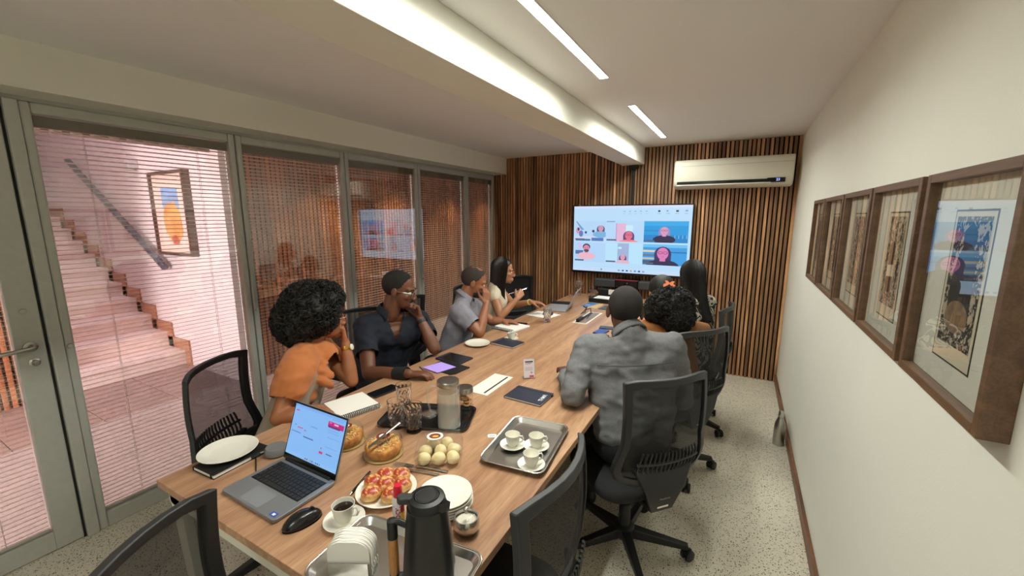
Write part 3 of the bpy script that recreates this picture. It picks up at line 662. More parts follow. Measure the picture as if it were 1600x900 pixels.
# ------------------------------------------------------------------ office chairs
M_NET = netting('chair_mesh', '0e0e10', .76); M_CHF = pm('chair_frame', '1b1c1f', .42, bump=(500, .05)); M_SEAT = pm('chair_fabric', '131316', .85, bump=(700, .25)); M_CHG = pm('chair_frame_rim', '2b2d2e', .5)
def back_pt(s, z, dy=0):
    """point on the curved, leaning back: s across (-1..1), z height"""
    t = (z-.48)/.52
    wz = .205 if t > .45 else .205+.028*math.sin(min(1, max(0, (.45-t)/.45))*PI)
    x = s*wz
    y_ = -.235-.055*t+.10*math.sin(t*PI)*-.35+.055*s*s+dy
    return (x, y_, z)
def back_outline(inset):
    pts = []; zt, zb = 1.0-inset, .50+inset*1.6
    sx = 1-inset/.205
    def add(s, z, cn): pts.append((s, z))
    n_ = 9
    for k in range(n_): pts.append((-sx+2*sx*k/(n_-1), zt-.012*((abs(-1+2*k/(n_-1)))**6)))          # top, left to right
    for k in range(1, 10): pts.append((sx, zt-.012-(zt-.012-.60)*k/9))                                 # right side down
    for k in range(1, 9):                                                                                # lower curve
        a = PI*k/9; pts.append((sx*math.cos(a), .60-(.60-zb)*math.sin(a)**.7))
    for k in range(0, 9): pts.append((-sx, .60+(zt-.012-.60)*k/9))
    return pts
def build_chair(label):
    t = thing('office_chair', label, 'chair', (0, 0, 0), 0, 'black mesh office chairs')
    o_ = back_outline(0); i_ = back_outline(.028); n_ = len(o_)
    vs = [back_pt(s, z, -.011) for s, z in o_]+[back_pt(s, z, -.011) for s, z in i_]+[back_pt(s, z, .011) for s, z in i_]+[back_pt(s, z, .011) for s, z in o_]
    fs = [(r*n_+k, r*n_+(k+1) % n_, ((r+1) % 4)*n_+(k+1) % n_, ((r+1) % 4)*n_+k) for r in range(4) for k in range(n_)]
    mb = MB().add(vs, fs); mb.m = [1 if r == 3 else 0 for r in range(4) for k in range(n_)]
    bf = obj('back_frame', mb, [M_CHF, M_CHG], t, 50, .004)
    # woven panel
    def fn(u, v):
        z = .545+(.975-.545)*v; return back_pt((-1+2*u)*.9, z, .002)
    obj('back_mesh', MB().grid(fn, 11, 12), M_NET, t, 60)
    # lumbar pad with upright ribs
    mb = MB()
    for k in range(15):
        s = -.62+1.24*k/14; mb.tube([back_pt(s*.92, .588, -.012), back_pt(s, .61, -.016), back_pt(s, .665, -.017), back_pt(s*.96, .69, -.012)], .0048, 6)
    mb.tube([back_pt(-.66+1.32*k/10, .638, -.016) for k in range(11)], .007, 8)
    obj('lumbar_support', mb, M_BLACK, t, 50)
    lpn = obj('lower_panel', MB().grid(lambda u, v: back_pt((-1+2*u)*(.62+.34*min(1, v*1.6)), .505+.08*v, -.004), 15, 5), M_CHF, t, 60); so = lpn.modifiers.new('s', 'SOLIDIFY'); so.thickness = .012
    # spine that carries the back from the mechanism
    def sp(u, v):
        z = .50-.16*v; wd = .14-.05*v
        return ((-1+2*u)*wd, -.245+.05*v*v+.0*u, z)
    obj('back_spine', MB().add([(-.15, -.235, .60), (.15, -.235, .60), (.10, -.25, .50), (-.10, -.25, .50), (.055, -.225, .40), (-.055, -.225, .40), (.05, -.10, .385), (-.05, -.10, .385),
                                (-.15, -.262, .60), (.15, -.262, .60), (.10, -.28, .50), (-.10, -.28, .50), (.055, -.262, .385), (-.055, -.262, .385), (.05, -.10, .36), (-.05, -.10, .36)],
        [(0, 1, 2, 3), (3, 2, 4, 5), (5, 4, 6, 7), (9, 8, 11, 10), (10, 11, 13, 12), (12, 13, 15, 14), (0, 8, 9, 1), (1, 9, 10, 2), (2, 10, 12, 4), (4, 12, 14, 6), (6, 14, 15, 7), (7, 15, 13, 5), (5, 13, 11, 3), (3, 11, 8, 0)]), M_CHF, t, 50, .006)
    # seat cushion
    rows = []; prof_ = [(.0, .405), (.9, .405), (.985, .415), (1.0, .435), (.97, .458), (.8, .468), (0, .466)]
    out = rrect(.47, .45, .11, 5); mb = MB(); vs = []; fs = []
    for r, z in prof_:
        for x, y_ in out: vs.append((x*max(r, .01), y_*max(r, .01)+.01, z-.012*(max(0, y_-.12)/.1)*r))
    k_ = len(out)
    for j in range(len(prof_)-1):
        for k in range(k_): fs.append((j*k_+k, j*k_+(k+1) % k_, (j+1)*k_+(k+1) % k_, (j+1)*k_+k))
    obj('seat', mb.add(vs, fs), M_SEAT, t, 60)
    obj('mechanism', MB().box(-.08, .08, -.11, .10, .36, .405).tube([(.08, 0, .38), (.2, 0, .375), (.22, 0, .37)], .007, 8), M_BLACK, t, 30, .008)
    obj('column', MB().lathe([(0, .10), (.028, .10), (.028, .24), (.016, .245), (.016, .37), (0, .37)], 20), M_BLACK, t)
    obj('hub', MB().lathe([(0, .055), (.04, .055), (.055, .075), (.05, .115), (.032, .125), (0, .125)], 20), M_CHF, t)
    leg = MB()
    leg.add([(-.022, .03, .06), (.022, .03, .06), (.014, .30, .055), (-.014, .30, .055), (-.024, .03, .115), (.024, .03, .115), (.014, .30, .082), (-.014, .30, .082)], [(0, 3, 2, 1), (4, 5, 6, 7), (0, 1, 5, 4), (1, 2, 6, 5), (2, 3, 7, 6), (3, 0, 4, 7)])
    lm = mesh_of('base_leg', leg, M_CHF, 40)
    cm_ = MB()
    for s in (-1, 1): cm_.lathe([(0, -.009), (.022, -.009), (.0275, -.005), (.0275, .005), (.022, .009), (0, .009)], 16, M=Matrix.Translation((s*.015, 0, .0275)) @ Matrix.Rotation(PI/2, 4, 'Y'))
    cm_.lathe([(0, .03), (.008, .03), (.008, .062), (0, .062)], 10).box(-.006, .006, -.02, .02, .025, .052)
    cm2 = mesh_of('caster', cm_, M_BLACK, 40)
    for k in range(5):
        a = 2*PI*k/5+.3
        l = bpy.data.objects.new('base_leg', lm); link(l, t); l.rotation_euler[2] = a
        b = l.modifiers.new('bevel', 'BEVEL'); b.width = .005; b.segments = 2
        c = bpy.data.objects.new('caster', cm2); link(c, t); c.location = (-.30*math.sin(a), .30*math.cos(a), 0); c.rotation_euler[2] = a+k*1.3
    return t
CH = [  # x, y, facing, base label
    ((-.40, 1.88), (-.74, .67), 'black mesh office chair under the person in the dark grey shirt'),
    ((-.625, .925), (-1, .03), 'empty black mesh office chair pushed in beside the coffee tray side of the table'),
    ((-.77, .40), (.83, .55), 'empty black mesh office chair at the table end behind the laptop and mouse'),
    ((-1.82, 1.03), (.86, .51), 'black mesh office chair under the person in the orange draped top'),
    ((-2.1, 1.88), (.93, -.25), 'black mesh office chair under the person in the navy shirt'),
    ((-2.05, 2.55), (.9, .3), 'black mesh office chair under the person in the light grey shirt'),
    ((-1.97, 3.80), (.75, -.66), 'empty black mesh office chair by the slatted wall next to the person writing'),
    ((-2.03, 3.17), (.9, .3), 'black mesh office chair under the long-haired person holding a pen'),
    ((-.34, 2.72), (-.8, .6), 'black mesh office chair under the person with the orange hair clip'),
    ((-.30, 3.40), (-1, .12), 'black mesh office chair under the person in the black and white patterned dress'),
]
proto = build_chair('x')
lab = obj('label_sticker', MB().box(-.028, .028, -.2665, -.262, .405, .43), M_PAPER, proto, 0)
lettering('Flexform', .015, pm('sticker_grey', 'a9a9a6', .6), proto, Matrix.Translation((0, -.2768, .455)) @ Matrix.Rotation(.2, 4, 'X') @ MXZ, False, 'brand_lettering')
chairs = []
for i, ((x, y_), f, lb) in enumerate(CH):
    c = proto if i == 0 else copytree(proto)
    c.location = (x, y_, 0); c.rotation_euler[2] = math.atan2(-f[0], f[1]); c['label'] = lb; chairs.append(c)

pad = pm('chair_pad_black', '0f1012', .5, bump=(200, .1))
for ch in chairs[6].children:
    if ch.name.startswith('back_mesh'): ch.data = ch.data.copy(); ch.data.materials[0] = pad
# ------------------------------------------------------------------ things on the table
TZ = .7505
def plate_mesh(r, hgt=.016, deep=.3):
    return [(0, .002), (r*.55, .002), (r*.6, .0), (r*.62, .003), (r*.98, hgt-.003), (r, hgt), (r*.985, hgt+.001), (r*.64, .0065), (r*.58, .0055), (0, .0055)]
def nbook(name, label, cat, c, w_, l_, h, rz, cover, parts=True, group=None):
    t = thing(name, label, cat, c, rz, group)
    obj('cover', MB().box(-w_/2, w_/2, -l_/2, l_/2, h-.002, h).box(-w_/2, w_/2, -l_/2, l_/2, 0, .002).box(-w_/2, -w_/2+.003, -l_/2, l_/2, .002, h-.002), cover, t, 0, .0008)
    obj('pages', MB().box(-w_/2+.003, w_/2-.003, -l_/2+.003, l_/2-.003, .002, h-.002), M_PAPER, t, 0)
    return t
M_NAVY = pm('navy_cover', '20263a', .5, bump=(300, .1)); M_BLKCOV = pm('black_cover', '141416', .55, bump=(400, .1)); M_INKBLK = pm('black_band', '060607', .6)
# black notebook with a plate on it
nb = nbook('notebook', 'black notebook lying under a white dinner plate at the table corner', 'notebook', (-1.588, .722, TZ), .125, .205, .016, math.radians(3), M_BLKCOV)
obj('elastic_band', MB().box(.045, .05, -.1035, .1035, .0, .0168), M_INKBLK, nb, 0)
obj('pen_loop', MB().tube([(.062, .03, .008), (.066, .06, .008)], .006, 8), M_INKBLK, nb)
t = tag(obj('dinner_plate', MB().lathe(plate_mesh(.098), 48), M_PORC, loc=(-1.625, .727, TZ+.0165)), 'empty white dinner plate resting on the black notebook', 'plate')

# laptop
def laptop(label, loc, rz, w_, d_, scr, ang, shell, group=None, keys=True):
    t = thing('laptop', label, 'laptop', loc, rz, group)
    obj('base', MB().prism(rrect(w_, d_, .012), .002, .013), shell, t, 40, .0015)
    obj('feet', MB().box(-w_/2+.02, w_/2-.02, -d_/2+.02, -d_/2+.03, 0, .003).box(-w_/2+.02, w_/2-.02, d_/2-.03, d_/2-.02, 0, .003), M_BLACK, t, 0)
    if keys:
        obj('keyboard_well', MB().box(-w_*.44, w_*.44, -d_*.10, d_*.40, .0125, .0134), M_BLACK, t, 0)
        kw = w_*.86/14; kd = d_*.48/6
        km = mesh_of('key', MB().box(-kw*.43, kw*.43, -kd*.40, kd*.40, 0, .0014), pm('key_black', '26282b', .5), 0)
        for r in range(6):
            for c in range(14):
                if r == 0 and 4 <= c <= 8: continue
                k = bpy.data.objects.new('key', km); link(k, t); k.location = (-w_*.43+kw*(c+.5), -d_*.09+kd*(r+.5), .0134)
        k = obj('key', MB().box(-kw*2.4, kw*2.4, -kd*.40, kd*.40, 0, .0014), pm('key_black', '26282b'), t, 0, loc=(-w_*.43+kw*6.5, -d_*.09+kd*.5, .0134))
        obj('touchpad', MB().prism(rrect(w_*.36, d_*.30, .004), .0128, .0133, M=Matrix.Translation((-.005, -d_*.31, 0))), pm('touchpad', '83858a', .35), t, 0)
    obj('hinge', MB().tube([(-w_*.42, d_/2-.004, .014), (w_*.42, d_/2-.004, .014)], .006, 10), M_BLACK, t)
    Ml = Matrix.Translation((0, d_/2-.002, .013)) @ Matrix.Rotation(-ang, 4, 'X')     # local xz plane = lid, z up along it
    obj('lid', MB().box(-w_/2, w_/2, 0, .005, 0, scr, M=Ml), shell, t, 0, .002)
    obj('screen_bezel', MB().box(-w_/2+.002, w_/2-.002, -.001, 0, .002, scr-.002, M=Ml), M_BLACKG, t, 0)
    return t, Ml
SHELL = pm('laptop_grey', '86888c', .38, .35)
lp, Ml = laptop('open grey laptop showing a pale blue web page, next to the mouse', (-1.2755, .705, TZ), math.radians(-.5), .292, .212, .208, math.radians(20), SHELL)
LX0, LX1, LZ0, LZ1 = -.140, .140, .022, .200
MSC = Ml @ Matrix.Translation((LX0, -.0012, LZ1)) @ Matrix(((LX1-LX0, 0, 0, 0), (0, 0, -1, 0), (0, -(LZ1-LZ0), 0, 0), (0, 0, 0, 1)))
def T2(h): return em(h, .95)
ly = [(R4(0, 0, 1, 1), T2('86bbf6')), (R4(0, 0, 1, .05), T2('7aaef0')), (R4(0, .93, 1, 1), T2('8fc0f4'))]
flat_poly(ly, MSC, 'screen', lp, .00001)
ly = [(R4(.03, .11, .10, .135), T2('d0508c')), (R4(.69, .12, .98, .22), T2('c4187e')), (R4(.70, .20, .92, .235), T2('6a2a70')), (R4(.71, .135, .75, .155), T2('e88ac0')), (R4(.80, .14, .88, .17), T2('f0b8dc')),
      (R4(.07, .40, .10, .415), T2('5060b0')), (R4(.13, .43, .24, .45), T2('cc4c80')), (R4(.27, .455, .31, .47), T2('b0306c')), (R4(.03, .53, .22, .55), T2('5a86c8')), (R4(.38, .335, .52, .35), T2('6c90cc')), (R4(.28, .57, .48, .59), T2('40609c')),
      (R4(.63, .72, .70, .765), T2('d23880')), (R4(.645, .65, .665, .675), T2('c83070')), (R4(.76, .72, .87, .735), T2('2c3c64')), (R4(.60, .2, .602, .8), T2('79aee8')),
      (R4(.72, .28, .9, .287), T2('6a94d0')), (R4(.72, .32, .92, .327), T2('6a94d0')), (R4(.72, .42, .95, .427), T2('6a94d0')), (R4(.72, .60, .94, .607), T2('6a94d0'))]
for k in range(9): ly.append((R4(.40+k*.035, .95, .418+k*.035, .98), T2(('3458a8', '2a3c64', 'd8a040', '3c8cd0', '28406c', '90a8d0', '2c50a0', '384868', '5078c0')[k])))
for k in range(6): ly.append((R4(.76+k*.035, .06, .772+k*.035, .075), T2('4c70b0')))
flat_poly(ly[1:5], MSC, 'page_banner', lp, .00001, .0002); flat_poly(ly[:1], MSC, 'page_logo', lp, .00001, .0002); flat_poly(ly[5:19], MSC, 'page_text', lp, .00001, .0002)
for q in ly[19:]: flat_poly([q], MSC, 'page_icon', lp, .00001, .0002)
obj('sticker', MB().box(.105, .132, -.097, -.081, .013, .0133), pm('sticker_blue', '2a55b0', .4), lp, 0)
obj('sticker_emblem', MB().box(.113, .124, -.093, -.085, .0133, .0135), M_PAPER, lp, 0)
# puck speaker and its cable
pk = Pz(432, 703, .765)
t = thing('conference_puck', 'small round grey speaker puck behind the laptop hinge', 'speaker', (pk.x, pk.y, TZ))
obj('puck_body', MB().lathe([(0, 0), (.036, 0), (.042, .006), (.042, .022), (.036, .030), (0, .032)], 32), pm('puck_grey', '6f7172', .6, bump=(300, .2)), t)
obj('puck_base', MB().lathe([(0, -.0), (.038, 0), (.038, .004), (0, .004)], 28), M_BLACK, t)
c0 = Pz(405, 722); c1 = Pz(400, 735)
tag(obj('usb_cable', MB().tube([(pk.x-.035, pk.y-.02, TZ+.006), (pk.x-.05, pk.y-.05, TZ+.003), (c1.x, c1.y, TZ+.003), (c1.x+.02, c1.y-.01, TZ+.003), (-1.42, .74, TZ+.007)], .0022, 8), M_BLACK), 'thin black cable curling from the puck to the laptop', 'cable')
# mouse
def mfn(u, v):
    a = 2*PI*u; z = v; r = math.sin(math.acos(max(-1, min(1, z))))if False else math.sqrt(max(0, 1-z*z))
    return (.031*r**.8*math.cos(a)*(1-.08*math.sin(a)), .056*r**.8*math.sin(a), .004+.032*z*(1-.25*(math.sin(a)*r)**2))
t = thing('computer_mouse', 'black computer mouse beside the laptop', 'mouse', (-1.067, .645, TZ), math.radians(-14))
obj('shell', MB().grid(mfn, 28, 10, wrapu=True).add([(.031*math.cos(2*PI*k/28), .056*math.sin(2*PI*k/28), 0) for k in range(28)], [tuple(range(28))]), pm('mouse_black', '151517', .25), t, 60)
obj('scroll_wheel', MB().lathe([(0, -.003), (.008, -.003), (.008, .003), (0, .003)], 14, M=Matrix.Translation((0, .028, .029)) @ Matrix.Rotation(PI/2, 4, 'Y')), M_BLACK, t)

# cups and saucers
def cup(label, loc, hdir, coffee=False, group=None, s=1.0):
    t = thing('coffee_cup', label, 'cup', loc, 0, group)
    obj('bowl', MB().lathe([(0, 0), (.018*s, 0), (.02*s, .003*s), (.027*s, .018*s), (.031*s, .04*s), (.0325*s, .054*s), (.031*s, .054*s), (.0285*s, .038*s), (.024*s, .018*s), (.017*s, .008*s), (0, .007*s)], 32), M_PORC, t)
    a = hdir
    P = [(.030*s, .046*s), (.042*s, .047*s), (.047*s, .036*s), (.042*s, .024*s), (.029*s, .020*s)]
    obj('handle', MB().tube([(r*math.cos(a), r*math.sin(a), z) for r, z in P], .0036*s, 8), M_PORC, t)
    if coffee: obj('coffee', MB().lathe([(0, .040*s), (.0285*s, .040*s), (.0285*s, .041*s), (0, .041*s)], 28), pm('black_coffee', '1a0d07', .08), t)
    return t
def saucer(label, loc, r=.058, group=None):
    return tag(obj('saucer', MB().lathe([(0, .0015), (r*.5, .0015), (r*.52, 0), (r*.56, .001), (r*.97, .011), (r, .0125), (r*.98, .0135), (r*.55, .0055), (r*.5, .0045), (0, .0045)], 40), M_PORC, loc=loc), label, 'saucer', group)
sc_ = Pz(538, 812, .757)
saucer('white saucer under the full cup of black coffee', (sc_.x, sc_.y, TZ), .059)
cup('white cup full of black coffee between the mouse and the rolls', (sc_.x, sc_.y, TZ+.0048), math.radians(20), True)
# pens
def pen(label, p, q, body, r=.0045, name='pen', group=None):
    p = Vector(p); q = Vector(q); d = (q-p).normalized(); L_ = (q-p).length; mid = p
    t = thing(name, label, 'pen', p, 0, group)
    Mp = Matrix.Identity(4); z = d; x = z.orthogonal().normalized(); y_ = z.cross(x)
    for i in range(3): Mp[i][0] = x[i]; Mp[i][1] = y_[i]; Mp[i][2] = z[i]
    obj('barrel', MB().lathe([(0, .012), (r*.8, .014), (r, .03), (r, L_*.93), (r*.8, L_), (0, L_)], 12, M=Mp), body, t)
    obj('tip', MB().lathe([(0, 0), (r*.3, .001), (r*.8, .014)], 12, M=Mp), M_STEEL, t)
    obj('clip', MB().box(-.0012, .0012, r, r+.0025, L_*.6, L_*.95, M=Mp), M_STEEL, t, 0)
    return t
a = Pz(546, 774, TZ+.006); b = Pz(578, 737, TZ+.006)
pen('black ballpoint pen lying half under the plate of rolls', a, b, M_BLACKG)
# plate of filled rolls
ppc = Pz(604, 765, .76)
tag(obj('serving_plate', MB().lathe(plate_mesh(.097), 44), M_PORC, loc=(ppc.x, ppc.y, TZ)), 'white plate holding glazed bread rolls with red topping', 'plate')
def bread_mat(name, c0, c1, c2=None, scale=30):
    mt = bpy.data.materials.new(name); mt.use_nodes = True; nt = mt.node_tree; N = nt.nodes; L = nt.links; b_ = N['Principled BSDF']; b_.inputs['Roughness'].default_value = .35 if c2 else .6
    tc = N.new('ShaderNodeTexCoord'); ns = N.new('ShaderNodeTexNoise'); ns.inputs['Scale'].default_value = scale; ns.inputs['Detail'].default_value = 6; L.new(tc.outputs['Object'], ns.inputs['Vector'])
    r = N.new('ShaderNodeValToRGB'); r.color_ramp.elements[0].position = .35; r.color_ramp.elements[1].position = .65; r.color_ramp.elements[0].color = lin(c0); r.color_ramp.elements[1].color = lin(c1); L.new(ns.outputs['Fac'], r.inputs[0]); out = r.outputs[0]
    bp_ = N.new('ShaderNodeBump'); bp_.inputs['Strength'].default_value = .5; bp_.inputs['Distance'].default_value = .006; L.new(ns.outputs['Fac'], bp_.inputs['Height']); L.new(bp_.outputs[0], b_.inputs['Normal'])
    if c2:
        sx = N.new('ShaderNodeSeparateXYZ'); L.new(tc.outputs['Object'], sx.inputs[0])
        n2 = N.new('ShaderNodeTexNoise'); n2.inputs['Scale'].default_value = 55; n2.inputs['Distortion'].default_value = 1.2; L.new(tc.outputs['Object'], n2.inputs['Vector'])
        mr = N.new('ShaderNodeMapRange'); mr.inputs[1].default_value = .020; mr.inputs[2].default_value = .036; L.new(sx.outputs[2], mr.inputs[0])
        mu = N.new('ShaderNodeMath'); mu.operation = 'MULTIPLY'; gr = N.new('ShaderNodeMapRange'); gr.inputs[1].default_value = .40; gr.inputs[2].default_value = .50; L.new(n2.outputs['Fac'], gr.inputs[0])
        L.new(mr.outputs[0], mu.inputs[0]); L.new(gr.outputs[0], mu.inputs[1])
        mx = N.new('ShaderNodeMix'); mx.data_type = 'RGBA'; L.new(mu.outputs[0], mx.inputs[0]); L.new(out, mx.inputs[6]); mx.inputs[7].default_value = lin(c2); out = mx.outputs[2]
    L.new(out, b_.inputs['Base Color']); return mt
M_ROLL = bread_mat('glazed_roll', 'd9a055', 'e9c987', 'a8392a', 25); M_CHEESE = bread_mat('cheese_bread', 'd9c58a', 'efe2b8', None, 26)
def lump(r, h, seed, nz=.12, sq=.8):
    mb = MB(); mb.ell((0, 0, h/2), (r, r, h/2), seg=22, rings=14)
    vv = []
    for v in mb.v:
        q = Vector(v); n_ = mnoise.noise(q*28+Vector((seed*7.3, seed, 0)))*nz+mnoise.noise(q*70+Vector((seed, 0, seed*3)))*nz*.3
        zz = h/2+(q.z-h/2)*(1+n_*.6); vv.append((q.x*(1+n_), q.y*(1+n_), max(0, zz)))
    mb.v = vv; return mb
ROLLS = [(579, 752), (602, 744), (632, 746), (578, 771), (605, 757), (613, 768), (637, 760)]
RL = ['beside the black pen', 'between the black pen and the forks', 'beside the forks', 'beside the full coffee cup', 'in the middle of the others', 'beside the sweetener bottle', 'beside the stacked dessert plates']
rd = [(-.048, .012), (-.018, .05), (.035, .052), (-.035, -.045), (-.004, .0), (.03, -.05), (.052, .0)]
for k, (dx, dy) in enumerate(rd):
    a = .5; x = dx*math.cos(a)-dy*math.sin(a); y_ = dx*math.sin(a)+dy*math.cos(a)
    tag(obj('bread_roll', lump(.031, .044, k+1, .16), M_ROLL, smooth=80, loc=(ppc.x+x, ppc.y+y_, TZ+.0065)), 'glazed bread roll with red topping on the plate, '+RL[k], 'bread roll', 'bread rolls on the plate')

# cake under a clear lid with a knife on top, second cake behind the laptop
def cake(label, lid_label, loc, r, group):
    t = thing('cake', label, 'cake', loc, 0, group)
    mb = MB(); n_ = 60
    prof_ = [(0, .004), (r*.86, .004), (r, .022), (r*1.02, .036), (r*.94, .044), (r*.7, .047), (r*.3, .043), (0, .042)]
    mb.lathe(prof_, n_)
    mb.v = [(x*(1+.018*math.sin(24*math.atan2(y_, x))+.02*mnoise.noise(Vector((x, y_, z))*60)), y_*(1+.018*math.sin(24*math.atan2(y_, x))+.02*mnoise.noise(Vector((x, y_, z))*60)), z+(.004*mnoise.noise(Vector((x*60, y_*60, loc[0]))) if z > .03 else 0)) for x, y_, z in mb.v]
    obj('crust', mb, bread_mat('cake_crust', 'a5601f', 'dfa04c', None, 34), t, 60)
    rn_ = random.Random(int(abs(loc[0])*1000)); cb = MB()
    for _ in range(150):
        a_ = rn_.uniform(0, 6.283); q_ = r*.92*math.sqrt(rn_.random()); c3 = rn_.uniform(.0025, .0055)
        cb.ell((q_*math.cos(a_), q_*math.sin(a_), .0455), (c3, c3*rn_.uniform(.7, 1.2), c3*.8), seg=6, rings=4)
    cbo = obj('crumb_topping', cb, bread_mat('cake_crumb', 'd9a850', 'ecd08a', None, 50), t, 60); cbo['kind'] = 'stuff'
    obj('base_tray', MB().lathe([(0, 0), (r*1.10, 0), (r*1.14, .006), (r*1.12, .008), (r*1.06, .003), (0, .003)], 48), pm('gold_card', 'c9b276', .35, .3), t)
    l = bpy.data.objects.new('lid', None); link(l, t); l.location = (0, 0, .0085); l['label'] = lid_label
    obj('dome', MB().lathe([(r*1.115, 0), (r*1.09, .01), (r*1.03, .05), (r*.92, .062), (0, .064)], 44), M_PLASTIC, l)
    obj('ring_label', MB().lathe([(r*.22, .0645), (r*.38, .0645), (r*.38, .065), (r*.22, .065), (r*.22, .0645)], 28), pm('label_maroon', '7a2f2a', .5), l)
    obj('label_paper', MB().lathe([(0, .0645), (r*.22, .0645), (r*.22, .065), (0, .065)], 28), M_PAPER, l)
    return t
ck = Pz(600, 705, .76)
cake('golden brown cake beside the cheese breads', 'clear plastic dome over the cake with a knife lying on it', (ck.x, ck.y, TZ), .066, 'cakes')
ck2 = Pz(543, 693, .77)
cake('golden brown cake half hidden behind the laptop screen', 'clear plastic dome over the cake behind the laptop screen', (ck2.x-.035, ck2.y+.025, TZ), .062, 'cakes')
k0 = Pz(577, 699, .818); k1 = Pz(624, 661, .845)
kd = (k1-k0).normalized(); t = thing('cake_knife', 'steel knife lying across the lid of the cake', 'knife', k0)
Mk = frame_xy(kd, (0, 0, 1)); LK = (k1-k0).length
obj('blade', MB().add([(-.007, 0, 0), (.004, -.01, 0), (.007, .004, 0), (.006, LK*.55, 0), (-.006, LK*.55, 0), (-.007, 0, .0012), (.004, -.01, .0012), (.007, .004, .0012), (.006, LK*.55, .0012), (-.006, LK*.55, .0012)], [(0, 1, 2, 3, 4), (9, 8, 7, 6, 5), (0, 5, 6, 1), (1, 6, 7, 2), (2, 7, 8, 3), (3, 8, 9, 4), (4, 9, 5, 0)], M=Mk), M_STEEL, t, 0)
obj('handle', MB().tube([(0, LK*.53, .0006), (0, LK*.7, .001), (0, LK, .001)], [.005, .006, .007], 10, M=Mk, flat=.5), M_STEEL, t)
# clear box of cheese breads
bxc = Pz(687, 712, .755); bz_ = math.radians(34)
t = thing('bread_container', 'clear plastic clamshell box of round pale cheese breads with a printed sticker', 'container', (bxc.x, bxc.y, TZ), bz_)
def shell_box(w_, l_, z0, z1, taper):
    o1 = rrect(w_*taper, l_*taper, .02); o2 = rrect(w_, l_, .025); mb = MB(); n_ = len(o1)
    return mb.add([(x, y_, z0) for x, y_ in o1]+[(x, y_, z1) for x, y_ in o2], [tuple(reversed(range(n_)))]+[(k, (k+1) % n_, n_+(k+1) % n_, n_+k) for k in range(n_)])
obj('tub', shell_box(.172, .165, .001, .036, .92), M_PLASTIC, t, 30)
l_ = obj('lid', MB().add(*(lambda o1, o2: ([(x, y_, .038) for x, y_ in o1]+[(x, y_, .068) for x, y_ in o2], [(k, (k+1) % len(o1), len(o1)+(k+1) % len(o1), len(o1)+k) for k in range(len(o1))]+[tuple(range(len(o1), 2*len(o1)))]))(rrect(.172, .165, .025), rrect(.155, .15, .02))), M_PLASTIC, t, 30)
obj('rim', MB().tube([(x, y_, .037) for x, y_ in rrect(.174, .167, .025)], .0016, 6, closed=True), M_PLASTIC, t)
Ms = Matrix.Translation((-.018, .03, .0685))
obj('sticker', MB().prism(EL(0, 0, .031, .028, 28), 0, .0003, M=Ms), M_PAPER, l_, 0)
obj('sticker_emblem', MB().prism(EL(0, 0, .022, .019, 24), .0003, .0005, 0, M=Ms).prism(EL(.002, -.003, .012, .007, 14), .0005, .0007, 1, M=Ms), [pm('label_maroon', '7a2f2a'), pm('label_yellow', 'e8b93a', .5)], l_, 0)
CB = [(-.052, -.045), (.0, -.05), (.051, -.046), (-.05, .004), (.003, .001), (.052, .004), (-.03, .051), (.027, .052)]
for k, (dx, dy) in enumerate(CB):
    q = RZ(bz_, bxc) @ Vector((dx, dy, 0))
    tag(obj('cheese_bread', lump(.0255, .044, k+20, .22), M_CHEESE, smooth=80, loc=(q.x, q.y, TZ+.0025)), 'round pale cheese bread inside the clear box', 'bread roll', 'cheese breads in the clear box')
# forks behind the stacked plates
def fork(label, p, q):
    p = Vector(p); q = Vector(q); L_ = (q-p).length; M = frame_xy(q-p, (0, 0, 1)); t = thing('fork', label, 'fork', p, 0, 'forks beside the plates')
    obj('handle', MB().tube([(0, L_*.36, .004), (0, L_*.6, .006), (0, L_, .002)], [.0025, .0035, .0065], 8, M=M, flat=.4), M_STEEL, t)
    mb = MB().add([(-.011, L_*.2, .002), (.011, L_*.2, .002), (.004, L_*.37, .005), (-.004, L_*.37, .005), (-.011, L_*.2, .0035), (.011, L_*.2, .0035), (.004, L_*.37, .0065), (-.004, L_*.37, .0065)], [(0, 3, 2, 1), (4, 5, 6, 7), (0, 1, 5, 4), (1, 2, 6, 5), (2, 3, 7, 6), (3, 0, 4, 7)], M=M)
    for s in (-1.5, -.5, .5, 1.5): mb.tube([(s*.0062, L_*.21, .0028), (s*.0062, L_*.1, .0015), (s*.006, 0, .004)], .0015, 5, M=M)
    obj('tines', mb, M_STEEL, t, 40)
fork('steel fork beside the box of cheese breads, tines towards the cake', Pz(616, 725, TZ+.001), Pz(700, 738, TZ+.001))
fork('steel fork beside the plate of rolls, tines towards the cake', Pz(622, 733, TZ+.001), Pz(686, 743, TZ+.001))
# stack of plates
pc = Pz(697, 768, .80)
for k in range(5):
    tag(obj('dessert_plate', MB().lathe(plate_mesh(.083, .015), 44), M_PORC, loc=(pc.x+.0015*(k % 2), pc.y-.001*k, TZ+.0095*k)), 'white dessert plate, '+('bottom', 'second from the bottom', 'third from the bottom', 'second from the top', 'top')[k]+' of the stack by the sugar bowl', 'plate', 'stack of dessert plates')
